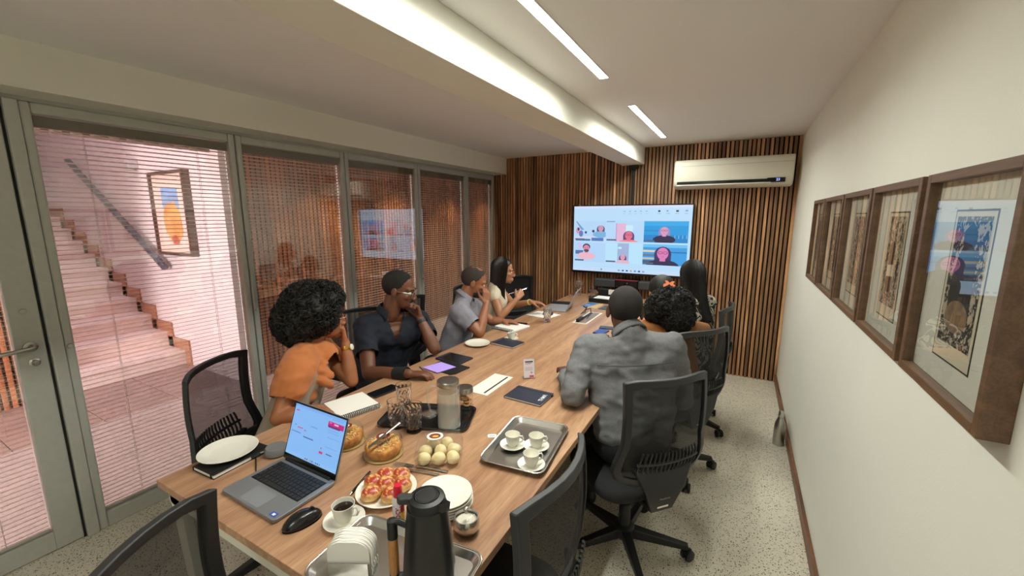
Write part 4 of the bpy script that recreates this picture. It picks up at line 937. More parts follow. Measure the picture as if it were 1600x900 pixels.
# sugar bowl with domed clear lid
sg = Pz(729, 815, .78)
t = thing('sugar_bowl', 'small polished steel sugar bowl with a clear lid', 'sugar bowl', (sg.x, sg.y, TZ))
obj('bowl', MB().lathe([(0, 0), (.026, 0), (.030, .003), (.037, .018), (.038, .034), (.034, .047), (.031, .047), (.034, .034), (.033, .02), (.025, .008), (0, .008)], 36), M_STEEL, t)
obj('sugar', MB().lathe([(0, .036), (.032, .034), (.033, .03), (0, .03)], 24), pm('sugar', 'e8e2cf', .9), t)
l = obj('lid', MB().lathe([(.0325, .047), (.028, .051), (.015, .055), (0, .056)], 30), M_CLEAR, t)
obj('knob', MB().lathe([(0, .055), (.004, .056), (.004, .063), (.008, .067), (.008, .072), (.004, .076), (0, .077)], 16), M_STEEL, l)
# near steel tray: napkins, sweetener, thermos
def tray(label, c, w_, l_, rz, h, mat, flare=.02, lip=.006):
    t = thing('serving_tray', label, 'tray', c, rz)
    o1 = rrect(w_-2*flare, l_-2*flare, .02); o2 = rrect(w_-lip*2, l_-lip*2, .03); o3 = rrect(w_, l_, .034); mb = MB(); n_ = len(o1); th_ = .0014
    rows = [[(x, y_, th_) for x, y_ in o1], [(x, y_, h) for x, y_ in o2], [(x, y_, h+.0005) for x, y_ in o3], [(x, y_, h-th_) for x, y_ in o3], [(x, y_, h-th_*1.2) for x, y_ in o2], [(x, y_, 0) for x, y_ in o1]]
    fs = [tuple(range(n_)), tuple(reversed(range(5*n_, 6*n_)))]
    for r in range(5):
        for k in range(n_): fs.append((r*n_+k, r*n_+(k+1) % n_, (r+1)*n_+(k+1) % n_, (r+1)*n_+k))
    obj('tray_body', mb.add([p for r in rows for p in r], fs), mat, t, 35)
    obj('rolled_rim', MB().tube([(x, y_, h) for x, y_ in o3], .0026, 8, closed=True), mat, t)
    return t
tray('steel serving tray under the napkins and black thermos', (-.706, .655, TZ), .40, .235, math.radians(6), .016, M_STEEL)
napc = Vector((-.80, .605, TZ+.0022))
t = thing('napkin_holder', 'dark napkin holder full of folded white paper napkins on the tray', 'napkin holder', napc, math.radians(28))
obj('holder', MB().box(-.05, .05, -.03, .03, 0, .003).box(-.05, .05, -.033, -.030, 0, .045).box(-.05, .05, .030, .033, 0, .045), M_STEELB, t, 0, .001)
ro = [(x, z+.05) for x, z in rrect(.105, .095, .034, 8)]
ro = [(x, z) if z > .02 else (math.copysign(.0525, x), max(.0035, z)) for x, z in ro]
nm = mesh_of('napkin', MB().prism(ro, -.0013, .0013, M=MXZ), M_PAPER, 30)
for k in range(15):
    o_ = bpy.data.objects.new('napkin', nm); link(o_, t); o_.location = (.004*math.sin(k*2.1), -.0245+.0035*k, .0005*(k % 3)); o_.rotation_euler = (0, .03*math.sin(k*1.7), .015*math.sin(k))
sw = Pz(621, 757, .882); sw.z = TZ+.0022
t = thing('sweetener_bottle', 'small white squeeze bottle with red cap and red lettering beside the thermos', 'bottle', sw)
obj('bottle_body', MB().lathe([(0, 0), (.0165, 0), (.0175, .003), (.0175, .078), (.015, .09), (.012, .096), (0, .096)], 28), pm('bottle_white', 'e9e4e4', .35), t)
obj('cap', MB().lathe([(.0125, .092), (.0135, .094), (.0125, .118), (.010, .128), (0, .129)], 26), pm('cap_red', 'd81e3e', .35), t)
va = math.atan2(-sw.y, -sw.x)
mbl = MB()
def lf(u, v): a = va+.25+.75*u; return (.0178*math.cos(a), .0178*math.sin(a), .006+.062*v)
obj('label_band', MB().grid(lf, 8, 2), pm('label_yellow', 'e8b93a'), t, 60)
def lf2(u, v): a = va+.25+.75*u; return (.018*math.cos(a), .018*math.sin(a), .05+.022*v)
obj('label_patch', MB().grid(lf2, 8, 2), pm('label_crimson', 'a81c38', .4), t, 60)
me = text_mesh('adocyl', .026, True)
for v in me.vertices:
    x, y_ = v.co.x, v.co.y; a = va-.28+(-y_)/.018*-1*-1; v.co = (.0182*math.cos(a), .0182*math.sin(a), .040+x*.95)
me.materials.clear(); me.materials.append(pm('label_red_ink', 'b01a3a', .4)); link(bpy.data.objects.new('lettering', me), t)
# thermos
tp = Vector((-.595, .66, TZ+.0022)); Vr = Vector((-.875, -.485, 0)).normalized(); aL = math.atan2(Vr.y, Vr.x)
t = thing('thermos_jug', 'tall matte black thermos jug with a wooden handle on the steel tray', 'thermos', tp)
M_THB = pm('thermos_black', '121214', .38, coat=.2)
obj('jug_body', MB().lathe([(0, 0), (.062, 0), (.064, .004), (.062, .06), (.056, .13), (.050, .19), (.047, .222), (.043, .224), (.042, .215), (0, .215)], 48), M_THB, t)
lid = obj('lid', MB().lathe([(.0425, .214), (.0435, .236), (.041, .243), (.030, .246), (.028, .243), (.024, .2425), (.0235, .2465), (0, .247)], 48), M_BLACK, t)
obj('lid_ring', MB().lathe([(.0245, .2462), (.026, .2475), (.0275, .2462)], 40), M_DGREY, lid)
obj('thumb_lever', MB().prism([(-.011, .03), (.011, .03), (.014, .062), (.006, .07), (-.006, .07), (-.014, .062)], .228, .245, M=Matrix.Rotation(aL-PI/2, 4, 'Z')), M_DGREY, t, 0, .004)
obj('spout', MB().add([(-.018, .03, .215), (.018, .03, .215), (0, .062, .226), (-.016, .03, .24), (.016, .03, .24), (0, .066, .25), (-.012, .036, .228), (.012, .036, .228)], [(0, 1, 2), (0, 2, 5, 3), (1, 4, 5, 2), (3, 5, 7, 6), (5, 4, 7), (0, 3, 6), (1, 7, 4)], M=Matrix.Rotation(aL+PI*.86-PI/2, 4, 'Z')), M_THB, t, 0)
hc = Vr*.085
obj('handle_arm', MB().tube([Vr*.045+Vector((0, 0, .165)), Vr*.07+Vector((0, 0, .178)), Vr*.086+Vector((0, 0, .176))], .008, 10).lathe([(0, .135), (.0125, .135), (.0125, .176), (.0115, .181), (0, .182)], 20, tuple(hc)), M_BLACK, t)
obj('handle_foot', MB().tube([Vr*.055+Vector((0, 0, .03)), Vr*.086+Vector((0, 0, .03))], .008, 10).lathe([(0, .02), (.0125, .02), (.0125, .04), (0, .04)], 20, tuple(hc)), M_BLACK, t)
obj('wooden_grip', MB().lathe([(0, .04), (.0122, .04), (.0125, .09), (.0122, .135), (0, .135)], 20, tuple(hc)), wood('handle_wood', 'a3703f', 'c8935a', 2, 6), t)

# steel tray with three cups
tray('rectangular steel tray carrying three empty cups', (-.674, 1.335, TZ), .247, .365, math.radians(6), .018, M_STEEL, .022)
W3 = ['beside the sugar sachet', 'between the other two and the navy notebook', 'at the corner by the empty chair']
for k, ((u, v), hd_) in enumerate((((801, 696), -.1), ((838, 698), .1), ((830, 727), .25))):
    q = Pz(u, v, .757)
    saucer('white saucer on the steel tray, '+W3[k], (q.x, q.y, TZ+.0022), .05, 'saucers on the steel tray')
    q2 = Pz(u, v-3, .765)
    cup('empty white espresso cup on the steel tray, '+W3[k], (q.x, q.y, TZ+.0068), hd_+.45, False, 'cups on the steel tray', .9)
q = Pz(769, 682)
tag(obj('sugar_sachet', MB().prism(rrect(.036, .024, .003), 0, .003).prism(rrect(.022, .012, .002), .003, .0033, 1), [M_PAPER, pm('sachet_blue', '9fc0cc', .6)], loc=(q.x, q.y, TZ), rz=.6, smooth=30), 'small white and pale blue sugar sachet beside the cup tray', 'sachet')
# navy notebook with logo
nb = nbook('notebook', 'navy notebook with white logo lettering beside the steel cup tray', 'notebook', (-.868, 1.74, TZ), .205, .15, .012, math.radians(-2), M_NAVY)
lettering('THMΛ', .028, pm('logo_white', 'e4e6ea', .5), nb, Matrix.Translation((.078, .0, .0122)) @ Matrix.Rotation(PI/2+.08, 4, 'Z'), True)
obj('elastic_band', MB().box(-.103, .103, .05, .056, -.0, .0125), M_INKBLK, nb, 0)
# acrylic card stand
cs = Pz(827, 592)
t = thing('card_stand', 'upright clear acrylic stand with a printed card beyond the navy notebook', 'sign', (cs.x, cs.y, TZ), math.radians(38))
Mc = Matrix.Rotation(math.radians(-9), 4, 'X')
obj('acrylic_sheet', MB().box(-.035, .035, -.001, .001, 0, .115, M=Mc).box(-.035, .035, -.001, .04, 0, .002), M_CLEAR, t, 0)
cd_ = obj('printed_card', MB().box(-.031, .031, -.0022, -.0012, .006, .112, M=Mc), pm('card_lilac', 'd8d2dc', .7), t, 0)
flat_poly([(R4(-.022, .092, .022, .099), M_INK), (R4(-.02, .084, .012, .088), pm('print_magenta', 'b04a78', .6)), (R4(-.022, .055, .02, .057), pm('print_grey', '9a96a2', .7)), (R4(-.022, .048, .02, .05), pm('print_grey', '9a96a2')), (R4(-.022, .062, .02, .064), pm('print_grey', '9a96a2')), (R4(.008, .03, .018, .04), pm('print_grey', '9a96a2')), (R4(.002, .008, .026, .02), pm('print_coral', 'c8506a', .6))], Mc @ Matrix.Translation((0, -.0024, 0)) @ MXZ, 'card_print', t, .00002)

# dark tray with pitcher, tumblers and a small steel lid; jar of rings beside it
tray('dark grey tray under the water pitcher and tumblers', (-1.165, 1.325, TZ), .40, .225, math.radians(22), .012, pm('tray_dark', '4a4a4e', .16, .9), .016)
def tumbler(label, loc, r, h, group, seed=0):
    t = thing('tumbler', label, 'glass', loc, 0, group); n_ = 12; mb = MB(); vs = []; fs = []; rows = 8
    for j in range(rows+1):
        z = h*j/rows; rr = r*(.84+.16*j/rows); f = .10 if 0 < j < rows-1 else 0
        for k in range(n_*2):
            a = 2*PI*k/(n_*2); e = 1-f*((k+j) % 2); vs.append((rr*e*math.cos(a), rr*e*math.sin(a), z))
    for j in range(5):                       # smooth inner wall back down to the thick base
        z = h-(h-.016)*j/4; rr = r*(.92-.16*j/4)
        for k in range(n_*2): a = 2*PI*k/(n_*2); vs.append((rr*math.cos(a), rr*math.sin(a), z))
    R_ = rows+6
    for j in range(R_-1):
        for k in range(n_*2): fs.append((j*24+k, j*24+(k+1) % 24, (j+1)*24+(k+1) % 24, (j+1)*24+k))
    fs.append(tuple(reversed(range(24)))); fs.append(tuple(range((R_-1)*24, R_*24)))
    obj('cut_wall', mb.add(vs, fs), M_CUT, t, 0)
    return t
for u, v, w_ in ((632, 636, 'towards the black phone'), (620, 664, 'behind the domed cake'), (647, 671, 'beside the small steel lid')):
    q = Pz(u, v, .757); tumbler('clear cut-glass tumbler on the dark tray '+w_, (q.x, q.y, TZ+.002), .037, .118, 'tumblers on the dark tray')
q = Pz(670, 645, .757)
tag(obj('steel_lid', MB().lathe([(0, .004), (.02, .004), (.034, .002), (.036, .0), (.034, .006), (.018, .011), (0, .012)], 28), M_STEEL, loc=(q.x, q.y, TZ+.0022)), 'small round steel lid lying on the dark tray', 'lid')
q = Pz(702, 664, .757)
t = thing('water_pitcher', 'clear glass water pitcher with a brushed steel lid, full of water', 'pitcher', (q.x, q.y, TZ+.002))
obj('glass_body', MB().lathe([(0, 0), (.050, 0), (.053, .004), (.050, .10), (.047, .18), (.047, .205)], 40), M_CLEAR, t)
obj('water', MB().lathe([(0, .006), (.0485, .006), (.049, .012), (.0465, .10), (.0445, .158), (0, .158)], 36), clear('water', 'eef0f0', 1.33, .12, .30, 'f4f4f0'), t)
obj('lid', MB().lathe([(.043, .185), (.047, .19), (.0475, .206), (.045, .210), (0, .213)], 40), M_STEELB, t)
hv = Vector((-.9, -.42, 0)).normalized()
obj('handle', MB().tube([hv*.047+Vector((0, 0, .175)), hv*.078+Vector((0, 0, .182)), hv*.088+Vector((0, 0, .165)), hv*.088+Vector((0, 0, .10)), hv*.08+Vector((0, 0, .065)), hv*.05+Vector((0, 0, .055))], .0055, 10), M_CRYSTAL, t)
q = Pz(727, 636)
t = thing('cookie_jar', 'small glass jar of ring biscuits with a steel lid behind the pitcher', 'jar', (q.x, q.y, TZ))
obj('glass_body', MB().lathe([(0, 0), (.036, 0), (.038, .004), (.038, .072), (.034, .08)], 32), M_CLEAR, t)
obj('lid', MB().lathe([(.036, .076), (.039, .078), (.039, .098), (.036, .102), (0, .103)], 32), M_STEELB, t)
rn = random.Random(4)
for k in range(11):
    a = rn.uniform(0, 6.28); rr = .016; z = .012+.0056*k
    Mr = Matrix.Translation((q.x+rr*math.cos(a), q.y+rr*math.sin(a), TZ+z)) @ Matrix.Rotation(rn.uniform(-.6, .6), 4, 'X') @ Matrix.Rotation(rn.uniform(-.6, .6), 4, 'Y')
    cen = Vector((q.x+rr*math.cos(a), q.y+rr*math.sin(a), TZ+z)); Mr2 = Mr.copy(); Mr2.translation = (0, 0, 0)
    tag(obj('ring_biscuit', MB().tube([(.0125*math.cos(2*PI*j/16), .0125*math.sin(2*PI*j/16), 0) for j in range(16)], .0055, 8, closed=True, M=Mr2), pm('biscuit', 'c99a5c', .7, var=(80, .2)), loc=cen), 'golden ring biscuit inside the glass jar', 'biscuit', 'ring biscuits in the jar')

# spiral notebook, phone
def spiral(label, c, w_, l_, h, rz, coverm, side):
    t = thing('spiral_notebook', label, 'notebook', c, rz)
    obj('pages', MB().box(-w_/2, w_/2, -l_/2, l_/2, .002, h), M_PAPER, t, 0, .001)
    obj('back_cover', MB().box(-w_/2-.002, w_/2+.002, -l_/2-.002, l_/2+.002, 0, .002), coverm, t, 0)
    n_ = 22; ml = mesh_of('ring', MB().tube([(side*(.0)+.0095*math.cos(2*PI*j/12), 0, .0105*math.sin(2*PI*j/12)) for j in range(12)], .0017, 5, closed=True), M_BLACK)
    for k in range(n_):
        r = bpy.data.objects.new('ring', ml); link(r, t); r.location = (side*w_/2, -l_/2+.008+(l_-.016)*k/(n_-1), max(.0128, h*.5+.004))
    return t
spiral('open white spiral notebook in front of the person in orange', (-1.555, 1.235, TZ), .20, .19, .016, math.radians(-17), M_PAPER, 1)
spiral('white spiral notebook with a lilac cover in front of the person in light grey', (-1.585, 2.84, TZ), .22, .225, .013, math.radians(-100), pm('lilac_cover', '8f86b8', .5), 1)
def phone(label, c, rz, mat, w_=.074, l_=.155):
    t = thing('phone', label, 'phone', c, rz)
    obj('case', MB().prism(rrect(w_, l_, .009), 0, .008), M_BLACK, t, 40, .001)
    obj('screen', MB().prism(rrect(w_-.004, l_-.004, .007), .008, .0084), mat, t, 0)
    return t
phone('black phone lying by the white spiral notebook of the person in orange', (-1.553, 1.432, TZ), math.radians(-8), M_BLACKG)
phone('small dark phone by the lilac spiral notebook', (-1.565, 2.975, TZ), math.radians(-75), M_BLACKG, .06, .11)
phone('phone with bright blue screen in front of the person in dark grey', (-.90, 3.06, TZ), math.radians(-8), em('3a62c8', .55), .085, .13)
phone('black phone lying next to the blue-screened phone', (-.875, 3.20, TZ), math.radians(-80), M_BLACKG)
# navy man's things: tablet, black folder, lilac envelope
t = thing('tablet', 'dark tablet in a navy case on the table by the person in navy', 'tablet', (-1.535, 2.01, TZ), math.radians(-4))
obj('case', MB().prism(rrect(.20, .14, .008), 0, .009), M_NAVY, t, 40, .001)
obj('screen', MB().prism(rrect(.17, .125, .004), .009, .0094, M=Matrix.Translation((.01, 0, 0))), M_BLACKG, t, 0)
tag(obj('black_folder', MB().prism([(-.11, -.075), (.09, -.075), (.11, -.05), (.11, .075), (-.11, .075)], 0, .006), M_BLKCOV, bevel=.001, smooth=0, loc=(-1.475, 1.865, TZ), rz=math.radians(-6)), 'black folder under the lilac envelope', 'folder')
t = thing('lilac_envelope', 'lilac paper with faint added glow lying on the black folder under the writing hand', 'paper', (-1.515, 1.835, TZ+.0064), math.radians(-10))
obj('sheet', MB().prism([(-.075, -.065), (.06, -.065), (.075, .065), (-.06, .065)], 0, .0012), pm('lilac', 'b79cf2', .6, emit='a98cf0', estr=.12), t, 0)  # slight emission added to brighten the paper, which is no light source
obj('flap', MB().prism([(-.06, .065), (.075, .065), (.004, .01)], .0012, .0018), pm('lilac', 'b79cf2'), t, 0)
# further items along the left side
q = Pz(746, 537, .757)
tag(obj('side_plate', MB().lathe(plate_mesh(.088), 44), M_PORC, loc=(q.x, q.y, TZ)), 'empty white plate at the elbow of the person in light grey', 'plate')
nb = nbook('notebook', 'dark navy notebook between the white plate and the small cup', 'notebook', (-1.395, 2.45, TZ), .20, .145, .013, math.radians(-8), M_NAVY)
obj('pen_strip', MB().box(-.085, -.078, -.05, .05, .013, .0136), M_STEEL, nb, 0)
q = Pz(799, 530, .755)
saucer('white saucer beside the dark navy notebook', (q.x, q.y, TZ), .052); cup('white cup on its saucer beside the dark navy notebook', (q.x, q.y, TZ+.0048), .6, True, None, .92)
q = Pz(855, 503); tumbler('clear cut-glass tumbler standing alone by the far papers', (q.x, q.y, TZ), .035, .118, None)
t = thing('paper_pad', 'white paper pad under the lone tumbler and small black device', 'paper', (-1.54, 3.37, TZ), math.radians(-12))
obj('sheet', MB().box(-.125, .125, -.10, .10, 0, .004), M_PAPER, t, 0)
tag(obj('small_device', MB().prism(rrect(.09, .06, .012), 0, .02), M_BLACK, bevel=.003, loc=(-1.50, 3.39, TZ+.0042), rz=.2), 'small black device lying on the white paper pad', 'device')
lp2, Ml2 = laptop('thin silver laptop seen from the side at the far end of the table', (-1.52, 3.69, TZ), math.radians(-80), .30, .21, .20, math.radians(25), pm('laptop_silver', 'b6bac4', .3, .4), None, False)
flat_poly([(R4(-.14, .02, .14, .19), em('6a7cc0', .5))], Ml2 @ Matrix.Translation((0, -.0012, 0)) @ MXZ, 'screen', lp2)
tag(obj('dark_folder', MB().box(-.10, .10, -.06, .06, 0, .006), M_BLKCOV, loc=(-1.60, 3.95, TZ), rz=.2, smooth=0), 'slim dark folder behind the silver laptop', 'folder')
tag(obj('charger_cable', MB().tube([(-1.12, 3.36, TZ+.018), (-1.10, 3.42, TZ+.05), (-1.14, 3.52, TZ+.075), (-1.20, 3.55, TZ+.05), (-1.22, 3.48, TZ+.02), (-1.2, 3.55, TZ+.03), (-1.22, 3.66, TZ+.06), (-1.26, 3.74, TZ+.02), (-1.28, 3.84, TZ+.006), (-1.36, 3.9, TZ+.005)], .004, 8), M_BLACK), 'black cable looping out of the open table hatch', 'cable')
t = thing('booklet', 'blue and yellow printed booklet beyond the open table hatch', 'booklet', (-1.27, 3.97, TZ), math.radians(-6))
obj('pages', MB().box(-.075, .075, -.10, .10, 0, .008), M_PAPER, t, 0)
flat_poly([(R4(-.075, -.10, .075, .10), pm('booklet_blue', '3f74c0', .4)), ([(.0, -.10), (.075, -.10), (.075, .10), (.03, .10)], pm('booklet_yellow', 'd9b86a', .4)), (R4(-.06, -.03, -.01, -.015), M_PAPER)], Matrix.Translation((0, 0, .0082)), 'cover_print', t, .0001)
tag(obj('grey_booklet', MB().box(-.07, .07, -.09, .09, 0, .006), pm('grey_cover', '4a505c', .5), smooth=0, loc=(-1.09, 3.93, TZ), rz=-.1, bevel=.001), 'dark grey booklet beside the blue and yellow booklet', 'booklet')
t = thing('document_box', 'low black box with white papers on top at the far table end', 'box', (-1.22, 4.22, TZ), math.radians(-4))
obj('box_body', MB().box(-.14, .14, -.09, .09, 0, .045), M_BLACK, t, 0, .003)
obj('paper_sheet', MB().box(-.09, .13, -.08, .07, .045, .049), M_PAPER, t, 0)
t = thing('conference_device', 'black desk device with small white labels in front of the video bar', 'device', (-1.14, 4.46, TZ))
obj('device_body', MB().box(-.22, -.10, -.04, .05, 0, .10).box(-.10, .12, -.03, .05, 0, .05), M_BLACK, t, 0, .006)
obj('white_label', MB().box(-.095, -.01, -.034, -.03, .045, .10).box(.0, .09, -.034, -.03, .045, .095), M_PAPER, t, 0)
obj('label_back', MB().box(-.10, .095, -.03, .0, .05, .09), M_BLACK, t, 0)
# crystal bowls
def bonbon(label, loc, foot):
    t = thing('crystal_bowl', label, 'bowl', loc, 0, 'crystal bowls')
    z0 = foot
    if foot > .02: obj('foot', MB().lathe([(0, 0), (.034, 0), (.034, .004), (.012, .012), (.008, z0*.5), (.012, z0), (0, z0)], 24), M_CRYSTAL, t)
    n_ = 20
    def wav(prof_):
        mb = MB().lathe(prof_, n_*2); mb.v = [(x*(1+.05*math.cos(n_*math.atan2(y_, x))), y_*(1+.05*math.cos(n_*math.atan2(y_, x))), z) for x, y_, z in mb.v]; return mb
    obj('bowl', wav([(0, z0), (.02, z0), (.046, z0+.015), (.055, z0+.04), (.056, z0+.055), (.05, z0+.055), (.047, z0+.04), (.04, z0+.02), (0, z0+.012)]), M_CUT, t, 20)
    l = obj('lid', wav([(.056, z0+.057), (.05, z0+.075), (.03, z0+.092), (.008, z0+.098), (0, z0+.098), (0, z0+.092), (.028, z0+.086), (.045, z0+.072), (.05, z0+.057), (.056, z0+.057)]), M_CUT, t, 20)
    obj('finial', MB().lathe([(0, z0+.098), (.006, z0+.099), (.005, z0+.108), (.011, z0+.118), (.009, z0+.128), (.003, z0+.137), (0, z0+.14)], 14), M_CRYSTAL, l)
    return t
bonbon('tall footed crystal bowl with lid at the far table end', (-1.585, 4.44, TZ), .075)
bonbon('low crystal bowl with lid beside the video bar', (-1.395, 4.38, TZ), .0)
# ------------------------------------------------------------------ people
def V(*a): return Vector(a)
def fuse(name, mb, voxel, iters, mats, origin, fold=None, cut=None, smooth_f=.5):
    """melt overlapping limbs into one continuous skin; fold=(amp, scale, stretch) adds cloth creases"""
    me0 = bpy.data.meshes.new('tmp'); me0.from_pydata(mb.v, [], mb.f)
    o = bpy.data.objects.new('tmp', me0); COL.objects.link(o)
    r = o.modifiers.new('r', 'REMESH'); r.mode = 'VOXEL'; r.voxel_size = voxel; r.adaptivity = 0
    if iters: s = o.modifiers.new('s', 'SMOOTH'); s.factor = smooth_f; s.iterations = iters
    dg = bpy.context.evaluated_depsgraph_get(); me = bpy.data.meshes.new_from_object(o.evaluated_get(dg))
    bpy.data.objects.remove(o, do_unlink=True); bpy.data.meshes.remove(me0); me.name = name
    n_ = len(me.vertices); co = np.empty(n_*3); me.vertices.foreach_get('co', co); co = co.reshape(-1, 3)
    if fold:
        no = np.empty(n_*3); me.vertices.foreach_get('normal', no); no = no.reshape(-1, 3)
        amp, sc, st = fold
        d = np.array([mnoise.noise(Vector((p[0]*sc*st[0], p[1]*sc*st[1], p[2]*sc*st[2]))) + .5*mnoise.noise(Vector((p[0]*sc*2.3+9, p[1]*sc*2.3*st[1], p[2]*sc*2.3*st[2]))) for p in co])
        d = np.where(d > 0, d, -np.sqrt(np.abs(d))*.55)
        co = co+no*(d*amp)[:, None]
    if cut:
        bm = bmesh.new(); bm.from_mesh(me)
        for v, p in zip(bm.verts, co): v.co = p
        kill = [f for f in bm.faces if any(c(f.calc_center_median()) for c in cut)]
        bmesh.ops.delete(bm, geom=kill, context='FACES'); bm.to_mesh(me); bm.free()
        n_ = len(me.vertices); co = np.empty(n_*3); me.vertices.foreach_get('co', co); co = co.reshape(-1, 3)
    co = co-np.array(origin)[None, :]
    me.vertices.foreach_set('co', co.ravel())
    if not isinstance(mats, (list, tuple)): mats = [mats]
    me.materials.clear()
    for mt in mats: me.materials.append(mt)
    me.polygons.foreach_set('use_smooth', [True]*len(me.polygons)); me.update(); return me
def plane_cut(p, n_, r): return lambda c: (c-p).dot(n_) > 0 and (c-p).length < r
def hand(mb, W, d, nrm, thumb, curls=(.5, .5, .55, .6), s=1.0, spread=.06, thumb_curl=.4, thumb_out=.6):
    """palm with four unequal jointed fingers and an opposed thumb; thumb = +1 right hand, -1 left hand"""
    d = Vector(d).normalized(); nrm = Vector(nrm); nrm = (nrm-d*nrm.dot(d)).normalized(); t = d.cross(nrm)*thumb
    W = Vector(W); tips = []
    lat = (.027, .009, -.009, -.026); ln = (.072, .08, .075, .058); kn = (.086, .09, .086, .078)
    for i in range(4):
        K = W+d*kn[i]*s+t*lat[i]*s
        mb.cap(W+d*.012*s+t*lat[i]*.55*s, K, .0145*s, .0115*s, 10)
        dirv = (d+t*(1.5-i)*spread*.5).normalized(); p = K; ang = 0
        for j, fr_ in enumerate((.45, .31, .24)):
            ang = curls[i]*(.75+.55*j)*.9+ang*.65; dd = (dirv*math.cos(ang)+nrm*math.sin(ang)).normalized()
            q = p+dd*ln[i]*fr_*s; mb.cap(p, q, (.0098-.0010*j)*s, (.0090-.0011*j)*s, 8); p = q
        tips.append(p)
    r0 = W+d*.022*s+t*.020*s; dd = (d*.55+t*thumb_out+nrm*.35).normalized(); p1 = r0+dd*.040*s
    dd2 = (d*.8+t*(thumb_out-.35)+nrm*thumb_curl).normalized(); p2 = p1+dd2*.031*s; p3 = p2+(dd2+nrm*thumb_curl*.6-t*.15).normalized()*.025*s
    mb.cap(r0-d*.01*s, p1, .015*s, .0125*s, 10); mb.cap(p1, p2, .0115*s, .0102*s, 8); mb.cap(p2, p3, .0102*s, .0085*s, 8)
    return tips
def head_mesh(mb, H, ear=True):
    def e(c, r): mb.ell(c, r, M=H, seg=24, rings=16)
    e((0, -.015, .035), (.076, .096, .086)); e((0, .028, -.025), (.062, .062, .082)); e((0, .036, -.07), (.05, .05, .044)); e((0, .072, -.098), (.02, .017, .018))
    mb.cap((0, .086, .012), (0, .108, -.032), .0085, .0125, 10, M=H)
    for s in (-1, 1):
        e((s*.013, .1, -.037), (.0105, .011, .0085)); e((s*.042, .058, -.024), (.022, .022, .02)); mb.cap((s*.05, .068, .022), (s*.012, .083, .02), .0115, .011, 10, M=H)
        if ear: mb.ell((s*.079, -.012, -.006), (.009, .02, .031), M=H @ Matrix.Translation((s*.079, -.012, -.006)) @ Matrix.Rotation(-s*.35, 4, 'Z') @ Matrix.Translation((-s*.079, .012, .006)), seg=14, rings=10)
        mb.cap((s*.021, .087, -.068), (0, .097, -.065), .0065, .0085, 8, M=H); mb.cap((s*.019, .086, -.079), (0, .095, -.081), .0065, .0095, 8, M=H)
SKIN = {}
def skin_mat(name, col): return pm('skin_'+name, col, .48, var=(14, .10), bump=(260, .08), sss=.06)
def face_bits(root, o, H, hairm, brow=True, lips=None):
    Ho = Matrix.Translation(-o) @ H
    for s in (-1, 1):
        ey = obj('eye', MB().ell((s*.031, .0735, -.001), (.0125, .0125, .0105), M=Ho, seg=14, rings=10), pm('eye_white', 'd9d0c6', .2), root)
        obj('iris', MB().ell((s*.032, .0825, -.001), (.0058, .0045, .0058), M=Ho, seg=12, rings=8), pm('iris_brown', '1c0f0a', .1), ey)
        if brow: obj('eyebrow', MB().tube([(s*.014, .0965, .021), (s*.032, .0925, .027), (s*.05, .0785, .022)], [.0028, .0036, .002], 6, M=Ho, flat=.7), hairm, root)
def short_hair(root, o, H, mat, front=.07, temple=.02, off=1.045, bald=None, seed=0):
    mb = MB(); c = V(0, -.015, .035); r = (.0765*off, .0965*off, .0865*off); nu, nv = 56, 34; vs = []; keep = {}
    def line(y):
        pts = ((-.2, -.055), (-.075, -.05), (-.045, -.035), (-.02, .0), (.005, temple), (.025, temple+.012), (.04, front-.03), (.055, front-.008), (.08, front), (.12, front+.01))
        for (a, b), (c_, d_) in zip(pts, pts[1:]):
            if a <= y <= c_: return b+(d_-b)*(y-a)/(c_-a)
        return front
    f = []
    for j in range(nv+1):
        ph = -PI/2+PI*j/nv
        for i in range(nu):
            a = 2*PI*i/nu; n3 = mnoise.noise(V(math.cos(a)*9, math.sin(a)*9, ph*9+seed))*.006
            k = 1+n3; vs.append((c.x+r[0]*math.cos(ph)*math.cos(a)*k, c.y+r[1]*math.cos(ph)*math.sin(a)*k, c.z+r[2]*math.sin(ph)*k))
    for j in range(nv):
        for i in range(nu):
            q = (j*nu+i, j*nu+(i+1) % nu, (j+1)*nu+(i+1) % nu, (j+1)*nu+i); cx = [sum(vs[k][m_] for k in q)/4 for m_ in range(3)]
            if cx[2] > line(cx[1])+.004*mnoise.noise(V(*cx)*40) and not (bald and bald(*cx)): f.append(q)
    used = sorted({k for q in f for k in q}); mp = {k: i for i, k in enumerate(used)}
    mb.add([vs[k] for k in used], [tuple(mp[k] for k in q) for q in f], 0, Matrix.Translation(-o) @ H)
    h = obj('hair', mb, mat, root, 80); so = h.modifiers.new('s', 'SOLIDIFY'); so.thickness = .003; so.offset = 0; return h
